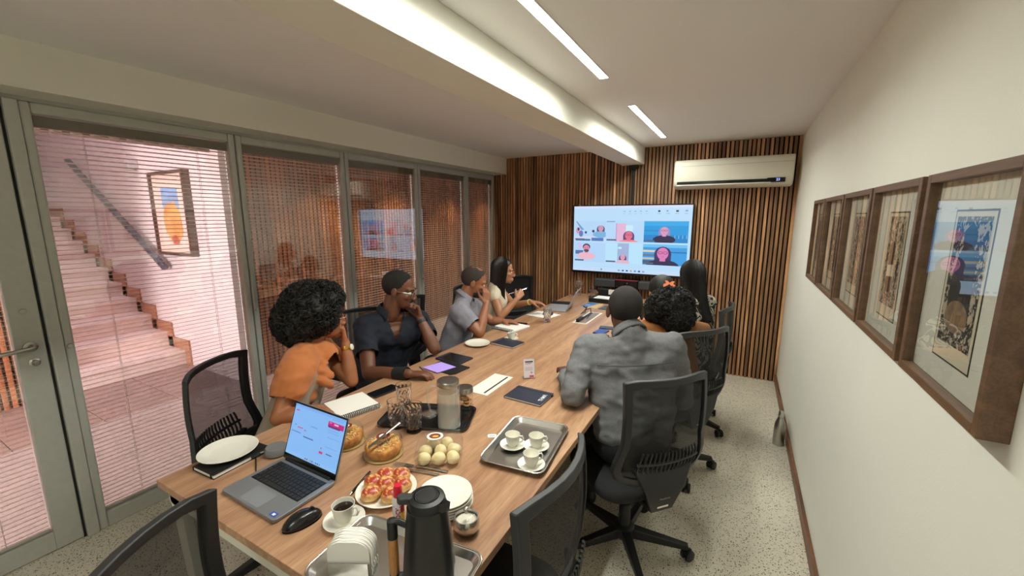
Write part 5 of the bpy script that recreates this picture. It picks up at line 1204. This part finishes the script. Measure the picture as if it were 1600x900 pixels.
def curls(root, o, blobs, n_, mat, rad=.013, tube_r=.0026, avoid=None, name='hair', seed=1, lumpy=.016):
    """coily hair: a knobbly core covered with small curl loops, world-space blobs [(centre, radii, Matrix)]"""
    rn = random.Random(seed); core = MB()
    for c, r, M in blobs: core.ell((0, 0, 0), tuple(x*.94 for x in r), M=Matrix.Translation(c) @ M, seg=32, rings=22)
    me = fuse(name, core, .009, 2, mat, o, fold=(lumpy, 22, (1, 1, 1)))
    root_h = bpy.data.objects.new(name, me); link(root_h, root)
    mb = MB(); tot = sum(r[0]*r[1] for _, r, _ in blobs); made = 0; tries = 0
    while made < n_ and tries < n_*6:
        tries += 1; c, r, M = rn.choices(blobs, [b[1][0]*b[1][1] for b in blobs])[0]
        d = V(rn.gauss(0, 1), rn.gauss(0, 1), rn.gauss(0, 1)).normalized(); p = c+M @ V(d.x*r[0], d.y*r[1], d.z*r[2])
        if any(sum(((((M2.inverted() @ (p-c2)))[k])/(r2[k]*.9))**2 for k in range(3)) < 1 for c2, r2, M2 in blobs if c2 is not c): continue
        if avoid and avoid(p): continue
        nn = (p-c).normalized(); p = p-nn*.004; x = nn.orthogonal().normalized(); x = (Matrix.Rotation(rn.uniform(0, 6.28), 3, nn) @ x); y_ = nn.cross(x)
        rr = rad*rn.uniform(.6, 1.25); tl = rn.uniform(-.5, .5); ax = (nn*math.cos(tl)+y_*math.sin(tl)); st_ = rn.uniform(0, 6.28); turn = rn.uniform(3.6, 6.5); pts = []
        for k in range(7):
            a = st_+turn*k/6; pts.append(p-o+x*(rr*math.cos(a))+ax*(rr*math.sin(a))+y_*(.004*(k-3)/3))
        mb.tube(pts, [tube_r*(.5+.5*math.sin(PI*(k+.6)/7.2)) for k in range(7)], 4); made += 1
    cu = obj('curl', mb, mat, root_h, 60); cu['kind'] = 'stuff'; return root_h
def long_hair(root, o, H, L_, mat, a0=58, a1=302, n_=420, pull=(0, 0), narrow=.15, seed=1, wave=.004, part=0.0, lenv=.08):
    rn = random.Random(seed); Ho = Matrix.Translation(-o) @ H
    def hp(th, t, off=0.0):
        rx, ry, rz = .084+off, .104+off, .097+off
        if t < .34:
            ph = t/.34*PI/2; return V(part*(1-t/.34)+rx*math.sin(th)*math.sin(ph), -.015+ry*math.cos(th)*math.sin(ph), .035+rz*math.cos(ph))
        s = (t-.34)/.66; k = 1-narrow*s
        return V(rx*math.sin(th)*k+pull[0]*s*s, -.015+ry*math.cos(th)*k*(1 if math.cos(th) < 0 else 1-.3*s)+pull[1]*s*s, .035-L_*s)
    A0, A1 = math.radians(a0), math.radians(a1)
    mb = MB().grid(lambda u, v: hp(A0+(A1-A0)*u, v*.97), 40, 22, M=Ho)
    hroot = obj('hair', mb, mat, root, 80); so = hroot.modifiers.new('s', 'SOLIDIFY'); so.thickness = .012; so.offset = -1
    mb = MB()
    for k in range(n_):
        th = rn.uniform(A0, A1); e_ = rn.uniform(.88, 1.0); ofs = rn.uniform(.0, .009); w0 = rn.uniform(0, 6.28); pts = []; rs = []
        for j in range(15):
            t = e_*j/14; p = hp(th, t, ofs)+V(wave*math.sin(t*14+w0)*t, wave*math.cos(t*11+w0)*t, 0); pts.append(Ho @ p); rs.append(.0026*(1-.6*t))
        mb.tube(pts, rs, 4)
    st_ = obj('hair_strands', mb, mat, hroot, 80); st_['kind'] = 'stuff'; return hroot
def eyeglasses(root, o, H, mat, rx=.026, rz=.018):
    Ho = Matrix.Translation(-o) @ H; g = None
    for s in (-1, 1):
        pts = [(s*.034+rx*(abs(math.cos(a))**.7)*math.copysign(1, math.cos(a)), .103-.006*abs(math.cos(a)) if False else .104-.18*abs(s*.034+rx*math.cos(a))**1.0*.35, .0+rz*(abs(math.sin(a))**.7)*math.copysign(1, math.sin(a))) for a in [2*PI*k/20 for k in range(20)]]
        mb = MB().tube(pts, .0017, 6, closed=True, M=Ho).tube([(s*.06, .098, .006), (s*.076, .07, .008), (s*.081, .0, .006), (s*.08, -.02, -.008)], .0016, 6, M=Ho)
        if s == -1: mb.tube([(-.009, .104, .004), (0, .106, .007), (.009, .104, .004)], .0016, 6, M=Ho); g = obj('eyeglasses', mb, mat, root)
        else: obj('temple_and_rim', mb, mat, g)
        obj('lens', MB().add([p for p in pts], [tuple(range(20))], M=Ho), M_PLASTIC, g, 0)
    return g
def wristband(root, o, W, d, r, wd, mat, name='wristwatch', face=None, fn=None):
    d = Vector(d).normalized(); M = Matrix.Translation(Vector(W)-o) @ frame_xy(d, (0, 0, 1) if abs(d.z) < .9 else (1, 0, 0)) @ Matrix.Rotation(-PI/2, 4, 'X')
    b = obj(name, MB().lathe([(r, -wd/2), (r+.0035, -wd/2), (r+.004, 0), (r+.0035, wd/2), (r, wd/2), (r, -wd/2)], 24, M=M), mat, root)
    if face is not None:
        n_ = Vector(fn); n_ = (n_-d*n_.dot(d)).normalized(); Mf = Matrix.Translation(Vector(W)-o+n_*(r+.002)) @ frame_xy(d, n_)
        obj('watch_face', MB().lathe([(0, 0), (.016, 0), (.0165, .005), (.014, .007), (0, .0072)], 22, M=Mf), face, b)
    return b
def limbs(J):
    """fill in legs and helper directions"""
    f = Vector(J['f']+(0,)).normalized(); r = f.cross(V(0, 0, 1)); J['F'] = f; J['Rt'] = r
    for s, k in ((1, 'R'), (-1, 'L')):
        J.setdefault('hip'+k, J['pel']+r*s*.085)
        J.setdefault('kn'+k, J['hip'+k]+f*.40+r*s*.05+V(0, 0, -.02))
        J.setdefault('an'+k, V(J['kn'+k].x, J['kn'+k].y, .10)-f*.06)
    return J
def body(J, label, group, skinm, s=1.0, hs=1.0, voxel=.0052):
    """the continuous body; returns root object and origin"""
    J = limbs(J); o = V(J['pel'].x, J['pel'].y, 0); mb = MB(); H = frame_xy(J['hf'], J['hu'], J['head']) @ Matrix.Scale(hs, 4); J['H'] = H
    head_mesh(mb, H)
    nk = J['neck']; mb.cap(H @ V(0, -.024, -.05), nk, .056*hs, .058*s); mb.cap(nk, nk.lerp(J['pel'], .2), .04*s, .04*s)
    for k in 'RL':
        sh, el, wr = J['sh'+k], J['el'+k], J['wr'+k]
        mb.cap(nk+V(0, 0, -.02), sh, .036*s, .042*s); mb.chain([sh, sh.lerp(el, .45), el], [.046*s, .047*s, .038*s]); mb.chain([el, el.lerp(wr, .35), wr], [.039*s, .04*s, .0255*s])
        hd_ = J['hand'+k]; tips = hand(mb, wr, hd_[0], hd_[1], 1 if k == 'R' else -1, *hd_[2:]); J['tips'+k] = tips
        mb.cap(sh.lerp(nk, .35)+V(0, 0, -.06), J['hip'+k], .062*s, .066*s)
        mb.chain([J['hip'+k], J['kn'+k], J['an'+k]], [.078*s, .055*s, .036*s]); mb.cap(J['an'+k]+V(0, 0, -.05), J['an'+k]+J['F']*.12+V(0, 0, -.07), .035, .03)
    mb.cap(J['shR'].lerp(J['shL'], .25)+V(0, 0, -.07), J['shR'].lerp(J['shL'], .75)+V(0, 0, -.07), .068*s)
    me = fuse('person', mb, voxel, 3, skinm, o)
    root = bpy.data.objects.new('person', me); COL.objects.link(root); root.location = o
    tag(root, label, 'person', group); return root, o
def shirt(J, root, o, mat, s=1.0, sleeve=.6, fold=(.006, 9, (1, 1, 1)), name='shirt', vneck=0, long_sleeve=False, belly=0, hem=.0, sr=1.0):
    mb = MB(); f = J['F']; nk = J['neck']; cuts = []
    for k in 'RL':
        sh, el, wr = J['sh'+k], J['el'+k], J['wr'+k]
        mb.cap(nk+V(0, 0, -.028), sh+V(0, 0, -.001), .066*s, .067*s)
        if long_sleeve:
            mb.chain([sh, sh.lerp(el, .5), el, el.lerp(wr, .5), wr], [.068*s*sr, .064*s*sr, .056*s*sr, .05*s*sr, .04*s*sr]); d = (wr-el).normalized(); cuts.append(plane_cut(wr-d*.0, d, .07))
        elif sleeve > 0:
            e_ = sh.lerp(el, sleeve+.12); mb.chain([sh, e_], [.066*s*sr, .064*s*sr]); d = (el-sh).normalized(); cuts.append(plane_cut(sh.lerp(el, sleeve), d, .14))
        mb.cap(sh.lerp(nk, .33)+V(0, 0, -.055), J['hip'+k]+V(0, 0, .06+hem), .088*s, .098*s)
    mb.cap(J['shR'].lerp(J['shL'], .25)+V(0, 0, -.075), J['shR'].lerp(J['shL'], .75)+V(0, 0, -.075), .099*s)
    mb.cap(nk+V(0, 0, -.12), J['pel']+V(0, 0, .08+hem)+f*.02, .10*s, .115*s+belly)
    up = (J['H'] @ V(0, -.02, -.06)-nk).normalized()
    mb.cap(nk+V(0, 0, -.05), nk+up*.03, .088*s, .076*s)
    cuts.append(lambda c: (c-(nk+up*.016)).dot(up) > 0 and (c-nk).length < .12)
    if vneck:
        fr_ = J.get('cf', f)
        def vc(c):
            q = c-nk; dp = -q.dot(up); lat = q.dot(fr_.cross(up).normalized()); return q.dot(fr_) > 0 and dp < vneck and abs(lat) < .055*(1-max(dp, -.05)/vneck)
        cuts.append(vc)
    me = fuse(name, mb, .0095, 5, mat, o, fold=fold, cut=cuts); ob = bpy.data.objects.new(name, me); link(ob, root); return ob
def trousers(J, root, o, mat, s=1.0, shoe=None, name='trousers', bare=0):
    mb = MB(); mb.ell((0, 0, 0), (.165*s, .13*s, .105*s), M=frame_xy(J['F'], (0, 0, 1), J['pel']))
    for k in 'RL': mb.chain([J['hip'+k], J['kn'+k], J['an'+k]+V(0, 0, bare)], [.095*s, .072*s, .06*s])
    me = fuse(name, mb, .0105, 4, mat, o, fold=(.004, 11, (1, 1, 1))); ob = bpy.data.objects.new(name, me); link(ob, root)
    sm = shoe or pm('shoe_black', '131315', .45)
    for k in 'RL':
        a = V(J['an'+k].x, J['an'+k].y, 0)-o; f = J['F']
        mb = MB().chain([a-f*.045+V(0, 0, .045), a+f*.06+V(0, 0, .04), a+f*.15+V(0, 0, .03)], [.042, .041, .033]); mb.cap(a-f*.03+V(0, 0, .06), a+f*.02+V(0, 0, .085), .04, .042)
        mb.v = [(x, y_, max(.002, z)) for x, y_, z in mb.v]
        me = fuse('shoe', mb, .008, 2, sm, V(0, 0, 0)); link(bpy.data.objects.new('shoe', me), root)
    return ob
def collar(J, root, o, mat, r=.066, h=.034, gap=.5, tilt=.35, flare=.02, point=.03):
    r += .010
    up = (J['H'] @ V(0, -.02, -.06)-J['neck']).normalized(); fr_ = J.get('cf', J['F']); M = Matrix.Translation(J['neck']-o+up*.022) @ frame_xy((fr_-up*fr_.dot(up)), up)
    def fn(u, v):
        a = PI/2+gap+(2*PI-2*gap)*u; e_ = abs(u-.5)*2; ef = e_**6
        if v < .5: w_ = v/.5; rr = r-.004*w_; z = h*w_
        else: w_ = (v-.5)/.5; rr = r-.004+(flare)*w_; z = h-(h*.95+point*ef)*w_
        return (rr*math.cos(a), rr*.98*math.sin(a)+.012*ef, z-.018*(1+math.sin(a))/2)
    c = obj('collar', MB().grid(fn, 30, 7, M=M), mat, root, 70); so = c.modifiers.new('s', 'SOLIDIFY'); so.thickness = .003; return c

GP = 'people in the meeting'
HAIRB = pm('hair_black', '0d0a09', .62, bump=(200, .3)); HAIRD = pm('hair_dark_brown', '1c1310', .4, bump=(150, .3)); HAIRS = pm('hair_cropped', '17120f', .8, bump=(900, .5)); HAIRG = pm('hair_greying', '3a332e', .8, var=(160, .4), bump=(900, .5))
M_GOLD = pm('gold', 'd2a24a', .25, 1.0); M_BEIGE = pm('beige_cloth', '988a7c', .85, bump=(500, .15)); M_ORANGE = pm('orange_cloth', 'b86c38', .8, var=(8, .06), bump=(500, .12), sheen=.2)
M_NAVYC = pm('navy_cloth', '161b2a', .85, bump=(600, .15)); M_LGREY = pm('light_grey_cloth', '8e8d9a', .85, var=(90, .08), bump=(600, .15)); M_DGREYC = pm('dark_grey_cloth', '6c6d70', .85, var=(120, .12), bump=(500, .2))
M_TROU = pm('dark_trousers', '17181d', .85, bump=(600, .15)); M_JEAN = pm('blue_jeans', '2b3850', .85, bump=(600, .2))
def flipflop(*a): pass

# --- A: curly hair, orange draped top, chin on hand
J = dict(f=(.82, .57), pel=V(-1.86, 1.07, .555), neck=V(-1.875, 1.255, .985), head=V(-1.855, 1.335, 1.13), hf=(.42, .9, -.08), hu=(.10, .25, 1),
         shR=V(-1.77, 1.115, .935), shL=V(-1.975, 1.375, .94), elR=V(-1.735, .985, .76), elL=V(-1.735, 1.385, .79), wrR=V(-1.60, 1.09, .79), wrL=V(-1.795, 1.412, .985),
         handR=((.75, -.3, 0), (0, 0, -1), (.9, .9, .95, 1.0), .92), handL=((-.25, .05, 1), (-.55, -.85, 0), (1.0, 1.15, 1.3, 1.4), .92))
sk = skin_mat('warm_brown', '9c6240')
pA, o = body(J, 'person with big curly hair and gold watch in an orange draped top, chin on hand', GP, sk, .9, .96)
ves = shirt(J, pA, o, M_BEIGE, .93, 0, (.005, 12, (1, 1, .3)), 'vest')
trousers(J, pA, o, pm('brown_trousers', '3a2e28', .85), .9)
mb = MB(); nk = J['neck']
for k in 'RL':
    sh = J['sh'+k]; mb.chain([nk+V(0, 0, -.0), sh+V(0, 0, .0), sh.lerp(J['el'+k], .42)], [.066, .083, .08]); mb.cap(sh.lerp(nk, .5)+V(0, 0, -.03), sh.lerp(nk, .3)+V(0, 0, -.13)-J['F']*.02, .085, .09)
mb.cap(nk+J['F']*.06+V(0, 0, -.03), nk+J['F']*.07+V(0, 0, -.14), .075, .09); mb.cap(nk-J['F']*.05+V(0, 0, -.03), nk-J['F']*.085+V(0, 0, -.14), .07, .08)
Mn = Matrix.Translation(nk) @ frame_xy(J['F'], (0, 0, 1))
for rr, zz, tr, dn in ((.08, .005, .02, .03), (.10, -.02, .021, .06), (.118, -.05, .022, .09), (.128, -.09, .02, .11)):      # cowl folds
    mb.tube([Mn @ V(rr*math.cos(a)*1.1, rr*.95*math.sin(a)+.015, zz-dn*max(0, math.sin(a))**2+.006*math.sin(5*a)) for a in [2*PI*k/28 for k in range(28)]], tr, 8, closed=True)
me = fuse('draped_top', mb, .008, 3, M_ORANGE, o, fold=(.011, 9, (1.0, 1.0, 2.0)), cut=[plane_cut(J['shR'].lerp(J['elR'], .62), (J['elR']-J['shR']).normalized(), .16), plane_cut(J['shL'].lerp(J['elL'], .62), (J['elL']-J['shL']).normalized(), .16)])
dt = bpy.data.objects.new('draped_top', me); link(dt, pA)
H = J['H']; face_bits(pA, o, H, HAIRB)
HB = H.to_3x3().normalized().to_4x4()
curls(pA, o, [(H @ V(.0, -.06, .05), (.158, .15, .145), HB), (H @ V(-.01, -.12, -.01), (.13, .12, .13), HB), (H @ V(0, .0, .11), (.11, .10, .085), HB)], 2600, HAIRB, .012, .0024, avoid=lambda p, Hi=H.inverted(): (Hi @ p).y > .065 and (Hi @ p).z < .05, seed=3, lumpy=.024)
eyeglasses(pA, o, H, pm('pink_gold', 'c98f78', .3, .8)); Ho = Matrix.Translation(-o) @ H
obj('earring', MB().lathe([(0, -.009), (.006, -.006), (.009, 0), (.006, .006), (0, .009)], 14, M=Ho @ Matrix.Translation((.086, -.008, -.045)) @ Matrix.Rotation(PI/2, 4, 'Y')), pm('pearl', 'e6dccb', .25), pA)
wr = J['wrL']; d = (J['wrL']-J['elL']).normalized(); wristband(pA, o, wr-d*.03, d, .026, .018, M_GOLD, face=pm('watch_white', 'e8e2d6', .3), fn=(.7, .3, 0))

# --- B: navy shirt, glasses, hand at the mouth, writing
J = dict(f=(.95, -.2), pel=V(-2.08, 1.90, .555), neck=V(-1.975, 1.915, 1.015), head=V(-1.915, 1.945, 1.175), hf=(.86, .5, -.22), hu=(.2, .1, 1),
         shR=V(-2.03, 1.745, .965), shL=V(-1.885, 2.085, .955), elR=V(-1.83, 1.585, .745), elL=V(-1.685, 2.00, .80), wrR=V(-1.55, 1.62, .785), wrL=V(-1.80, 2.005, .985),
         handR=((.85, .5, -.02), (0.1, 0, -1), (.55, .6, .65, .7), .98), handL=((-.35, -.02, .95), (-.3, -.9, -.1), (1.15, 1.25, 1.35, 1.4), .98))
sk = skin_mat('deep_brown', '6d4430')
pB, o = body(J, 'person in a navy short-sleeved shirt and glasses holding a pen, other hand at the mouth', GP, sk, 1.04, 1.03)
J['cf'] = V(.93, -.3, 0).normalized()
shirt(J, pB, o, M_NAVYC, 1.05, .62, (.010, 11, (1, 1, 1)), vneck=.12); collar(J, pB, o, M_NAVYC, .07, .036, .75)
trousers(J, pB, o, M_TROU, 1.03); H = J['H']; face_bits(pB, o, H, HAIRS); short_hair(pB, o, H, HAIRS, .10, .025, 1.025)
eyeglasses(pB, o, H, M_STEELB, .026, .016); Ho = Matrix.Translation(-o) @ H
obj('goatee', MB().tube([(-.024, .084, -.062), (0, .098, -.056), (.024, .084, -.062)], .0045, 6, M=Ho).ell((0, .083, -.098), (.018, .011, .012), M=Ho), HAIRS, pB)
d = (J['wrL']-J['elL']).normalized(); wristband(pB, o, J['wrL']-d*.02, d, .0285, .022, M_BLACK, face=M_BLACKG, fn=(.4, .6, .2))
d = (J['wrR']-J['elR']).normalized(); wristband(pB, o, J['wrR']-d*.055, d, .033, .085, pm('black_wrist_sleeve', '121216', .8), 'wrist_brace')
tp_ = J['tipsR'][0]; ph_ = J['handR']
pen('white and black pen in the hand of the person in navy', tp_+V(.012, .01, -.012), tp_+V(-.075, -.03, .075), M_DGREY, .0045)

# --- C: light grey shirt, greying short hair and beard
J = dict(f=(.9, .4), pel=V(-2.0, 2.60, .555), neck=V(-1.905, 2.645, .995), head=V(-1.845, 2.705, 1.125), hf=(.80, .58, -.30), hu=(.30, .2, 1),
         shR=V(-1.835, 2.485, .925), shL=V(-1.965, 2.79, .93), elR=V(-1.665, 2.50, .785), elL=V(-1.78, 2.86, .775), wrR=V(-1.705, 2.66, .975), wrL=V(-1.69, 2.885, .785),
         handR=((-.12, .30, .9), (-.75, .5, .0), (.75, .85, 1.0, 1.1), .98), handL=((.9, .3, 0), (0, 0, -1), (.4, .45, .5, .5), .98))
sk = skin_mat('tan', '9a6448')
pC, o = body(J, 'person in a light grey short-sleeved shirt with greying short hair, hand raised to the mouth', GP, sk, 1.0, 1.02)
shirt(J, pC, o, M_LGREY, 1.06, .66, (.011, 11, (1, 1, 1)), sr=1.12); collar(J, pC, o, M_LGREY, .068, .034, .6); trousers(J, pC, o, M_JEAN, 1.0)
H = J['H']; face_bits(pC, o, H, HAIRG); short_hair(pC, o, H, HAIRG, .095, .02, 1.03, bald=lambda x, y_, z: z > .105 and -.05 < y_ < .07 and abs(x) < .04*(1+.3*math.sin(y_*60)))
Ho = Matrix.Translation(-o) @ H
bd = MB().ell((0, .036, -.072), (.053, .054, .047), M=None, seg=30, rings=20); bd.f = [q for q in bd.f if sum(bd.v[k][1] for k in q)/len(q) > .015 and sum(bd.v[k][2] for k in q)/len(q) < -.058-.35*abs(sum(bd.v[k][0] for k in q)/len(q))*0+.02*(1 if sum(bd.v[k][1] for k in q)/len(q) < .05 else 0)]; bd.m = [0]*len(bd.f)
bd.v = [tuple(Ho @ Vector(v)) for v in bd.v]; obj('beard', bd.tube([Ho @ V(-.024, .085, -.062), Ho @ V(0, .099, -.055), Ho @ V(.024, .085, -.062)], .005, 6), HAIRG, pC)

# --- D: long dark hair, cream sleeveless top, yellow-green trousers
J = dict(f=(.93, .3), pel=V(-2.0, 3.12, .555), neck=V(-1.93, 3.165, 1.01), head=V(-1.875, 3.225, 1.155), hf=(.85, .5, -.12), hu=(.15, .1, 1),
         shR=V(-1.855, 3.03, .945), shL=V(-1.965, 3.31, .95), elR=V(-1.745, 2.945, .80), elL=V(-1.86, 3.40, .80), wrR=V(-1.655, 3.08, .945), wrL=V(-1.66, 3.36, .865),
         handR=((.15, .75, .55), (-.6, .5, -.3), (.9, 1.0, 1.1, 1.2), .9), handL=((.95, .25, -.05), (0, 0, -1), (.35, .35, .4, .45), .9), knR=V(-1.64, 3.12, .60))
sk = skin_mat('light_tan', 'ad7a5a')
pD, o = body(J, 'person with long dark hair and glasses in a cream sleeveless top, holding up a pen', GP, sk, .86, .95)
shirt(J, pD, o, pm('cream_cloth', 'd5c9b2', .85, bump=(500, .1)), .88, 0, (.004, 12, (1, 1, .4)), 'sleeveless_top', vneck=.06)
trousers(J, pD, o, pm('yellow_green_cloth', 'b9bd62', .85, bump=(300, .2)), .98); H = J['H']; face_bits(pD, o, H, HAIRD)
short_hair(pD, o, H, HAIRD, .088, .03, 1.06); long_hair(pD, o, H, .36, HAIRD, 62, 298, 420, pull=(.03, .03), narrow=.1, seed=5); eyeglasses(pD, o, H, pm('red_rim', '8a3a34', .35))
d = (J['wrL']-J['elL']).normalized(); wristband(pD, o, J['wrL']-d*.02, d, .024, .016, pm('pale_yellow_band', 'e0d78a', .5), 'bracelet')
tq = J['tipsR'][0]; pen('lilac pen held up by the long-haired person', tq+V(-.05, -.075, -.02), tq+V(.05, .075, .022), pm('pen_lilac', 'c9b8e0', .4), .004)

# --- E: back view, dark grey shirt
J = dict(f=(-.5, .86), pel=V(-.385, 1.90, .555), neck=V(-.435, 1.99, 1.055), head=V(-.485, 2.05, 1.168), hf=(-.30, .95, -.12), hu=(0, .1, 1),
         shR=V(-.255, 2.08, 1.012), shL=V(-.632, 1.90, .985), elR=V(-.19, 2.12, .73), elL=V(-.635, 1.745, .815), wrR=V(-.40, 2.26, .80), wrL=V(-.76, 1.96, .815),
         handR=((-.8, .6, 0), (0, 0, -1), (.4, .4, .45, .5)), handL=((-.5, .85, 0), (0, 0, -1), (.4, .4, .45, .5)))
sk = skin_mat('dark_brown', '543526')
pE, o = body(J, 'person seen from behind in a dark grey long-sleeved shirt with cropped black hair', GP, sk, 1.06, 1.05)
sh_ = shirt(J, pE, o, M_DGREYC, 1.09, 1, (.015, 10, (1, 1, 1.7)), long_sleeve=True, belly=.015, sr=.95); collar(J, pE, o, M_DGREYC, .072, .04, .6, flare=.012, point=.02); trousers(J, pE, o, M_TROU, 1.08)
H = J['H']; face_bits(pE, o, H, HAIRS); short_hair(pE, o, H, HAIRS, .09, .015, 1.025)
# yoke seam across the back
nk = J['neck']; bk = -V(-.44, .9, 0)
obj('yoke_seam', MB().tube([nk-o+(J['shR']-J['shL'])*t+bk*(.125-.16*abs(t)**2)+V(0, 0, -.10+.0*t) for t in [-.42+.84*k/10 for k in range(11)]], .003, 6), pm('seam_dark', '46474a', .9), sh_)

# --- F: head bowed, curly ponytail with orange clip, tan open-backed top
J = dict(f=(-.75, .66), pel=V(-.30, 2.68, .555), neck=V(-.395, 2.76, .965), head=V(-.435, 2.83, 1.135), hf=(-.50, .83, -.35), hu=(-.25, .42, 1),
         shR=V(-.255, 2.83, .935), shL=V(-.515, 2.645, .92), elR=V(-.165, 2.985, .90), elL=V(-.60, 2.72, .80), wrR=V(-.39, 3.06, .83), wrL=V(-.73, 2.9, .80),
         handR=((-.9, .4, -.1), (0, 0, -1), (.4, .4, .45, .5), .9), handL=((-.4, .9, 0), (0, 0, -1), (.4, .4, .45, .5), .9))
sk = skin_mat('warm_brown2', 'a26a42')
pF, o = body(J, 'person leaning over the table with a curly black ponytail held by an orange butterfly clip', GP, sk, .9, .96)
shirt(J, pF, o, pm('tan_cloth', 'a86a3a', .8, bump=(500, .12)), .93, 0, (.006, 9, (1, 1, 1)), 'sleeveless_top'); trousers(J, pF, o, M_TROU, .92)
H = J['H']; face_bits(pF, o, H, HAIRB); short_hair(pF, o, H, HAIRB, .085, .025, 1.10); HB = H.to_3x3().normalized().to_4x4()
curls(pF, o, [(V(-.355, 2.715, 1.09), (.148, .11, .115), RZ(.6)), (V(-.31, 2.69, 1.02), (.105, .095, .10), RZ(.6)), (V(-.43, 2.70, 1.05), (.09, .085, .085), RZ(.6))], 1700, HAIRB, .013, .0024, seed=8)
cp = V(-.372, 2.715, 1.222)-o; Mc = Matrix.Translation(cp) @ frame_xy((.25, -.9, .45), (0, .4, 1))
obj('hair_clip', MB().prism([(0, .0), (.012, .012), (.034, .026), (.036, .006), (.022, -.004), (.03, -.02), (.014, -.02), (0, -.008), (-.014, -.02), (-.03, -.02), (-.022, -.004), (-.036, .006), (-.034, .026), (-.012, .012)], -.004, .004, M=Mc @ MXZ.inverted() @ Matrix.Rotation(PI, 4, 'Y')), pm('clip_orange', 'e8845a', .4), pF, 0, .001)

# --- G: long black hair, black and white patterned dress
def pattern(name):
    mt = bpy.data.materials.new(name); mt.use_nodes = True; nt = mt.node_tree; N = nt.nodes; L = nt.links; b_ = N['Principled BSDF']; b_.inputs['Roughness'].default_value = .8
    tc = N.new('ShaderNodeTexCoord'); n1 = N.new('ShaderNodeTexNoise'); n1.inputs['Scale'].default_value = 8.5; n1.inputs['Detail'].default_value = 1.2; n1.inputs['Distortion'].default_value = 1.4; L.new(tc.outputs['Object'], n1.inputs['Vector'])
    cr = N.new('ShaderNodeValToRGB'); cr.color_ramp.interpolation = 'CONSTANT'; e_ = cr.color_ramp.elements; e_[0].position = 0; e_[0].color = lin('121214'); e_[1].position = .44; e_[1].color = lin('c9c3b6')
    x = e_.new(.50); x.color = lin('121214'); x = e_.new(.56); x.color = lin('c2bcae'); x = e_.new(.66); x.color = lin('121214')
    L.new(n1.outputs['Fac'], cr.inputs[0]); L.new(cr.outputs[0], b_.inputs['Base Color']); return mt
J = dict(f=(-.9, .35), pel=V(-0.250, 3.36, .555), neck=V(-0.275, 3.42, 1.03), head=V(-0.315, 3.46, 1.18), hf=(-.6, .8, -.05), hu=(0, 0, 1),
         shR=V(-0.185, 3.555, .965), shL=V(-0.325, 3.275, .955), elR=V(-.36, 3.68, .80), elL=V(-.50, 3.20, .81), wrR=V(-.56, 3.72, .81), wrL=V(-.66, 3.36, .81),
         handR=((-1, .1, 0), (0, 0, -1), (.4, .4, .45, .5), .9), handL=((-.9, .4, 0), (0, 0, -1), (.4, .4, .45, .5), .9))
pG, o = body(J, 'person with long straight black hair in a black and white patterned dress', GP, skin_mat('light_tan2', 'ad7a5a'), .9, .96)
shirt(J, pG, o, pattern('patterned_cloth'), .97, .75, (.005, 9, (1, 1, 1)), 'dress'); trousers(J, pG, o, pattern('patterned_skirt'), 1.0, name='skirt')
H = J['H']; face_bits(pG, o, H, HAIRB); short_hair(pG, o, H, HAIRB, .088, .03, 1.06); long_hair(pG, o, H, .40, HAIRB, 55, 305, 480, pull=(.04, -.08), narrow=.05, seed=9)
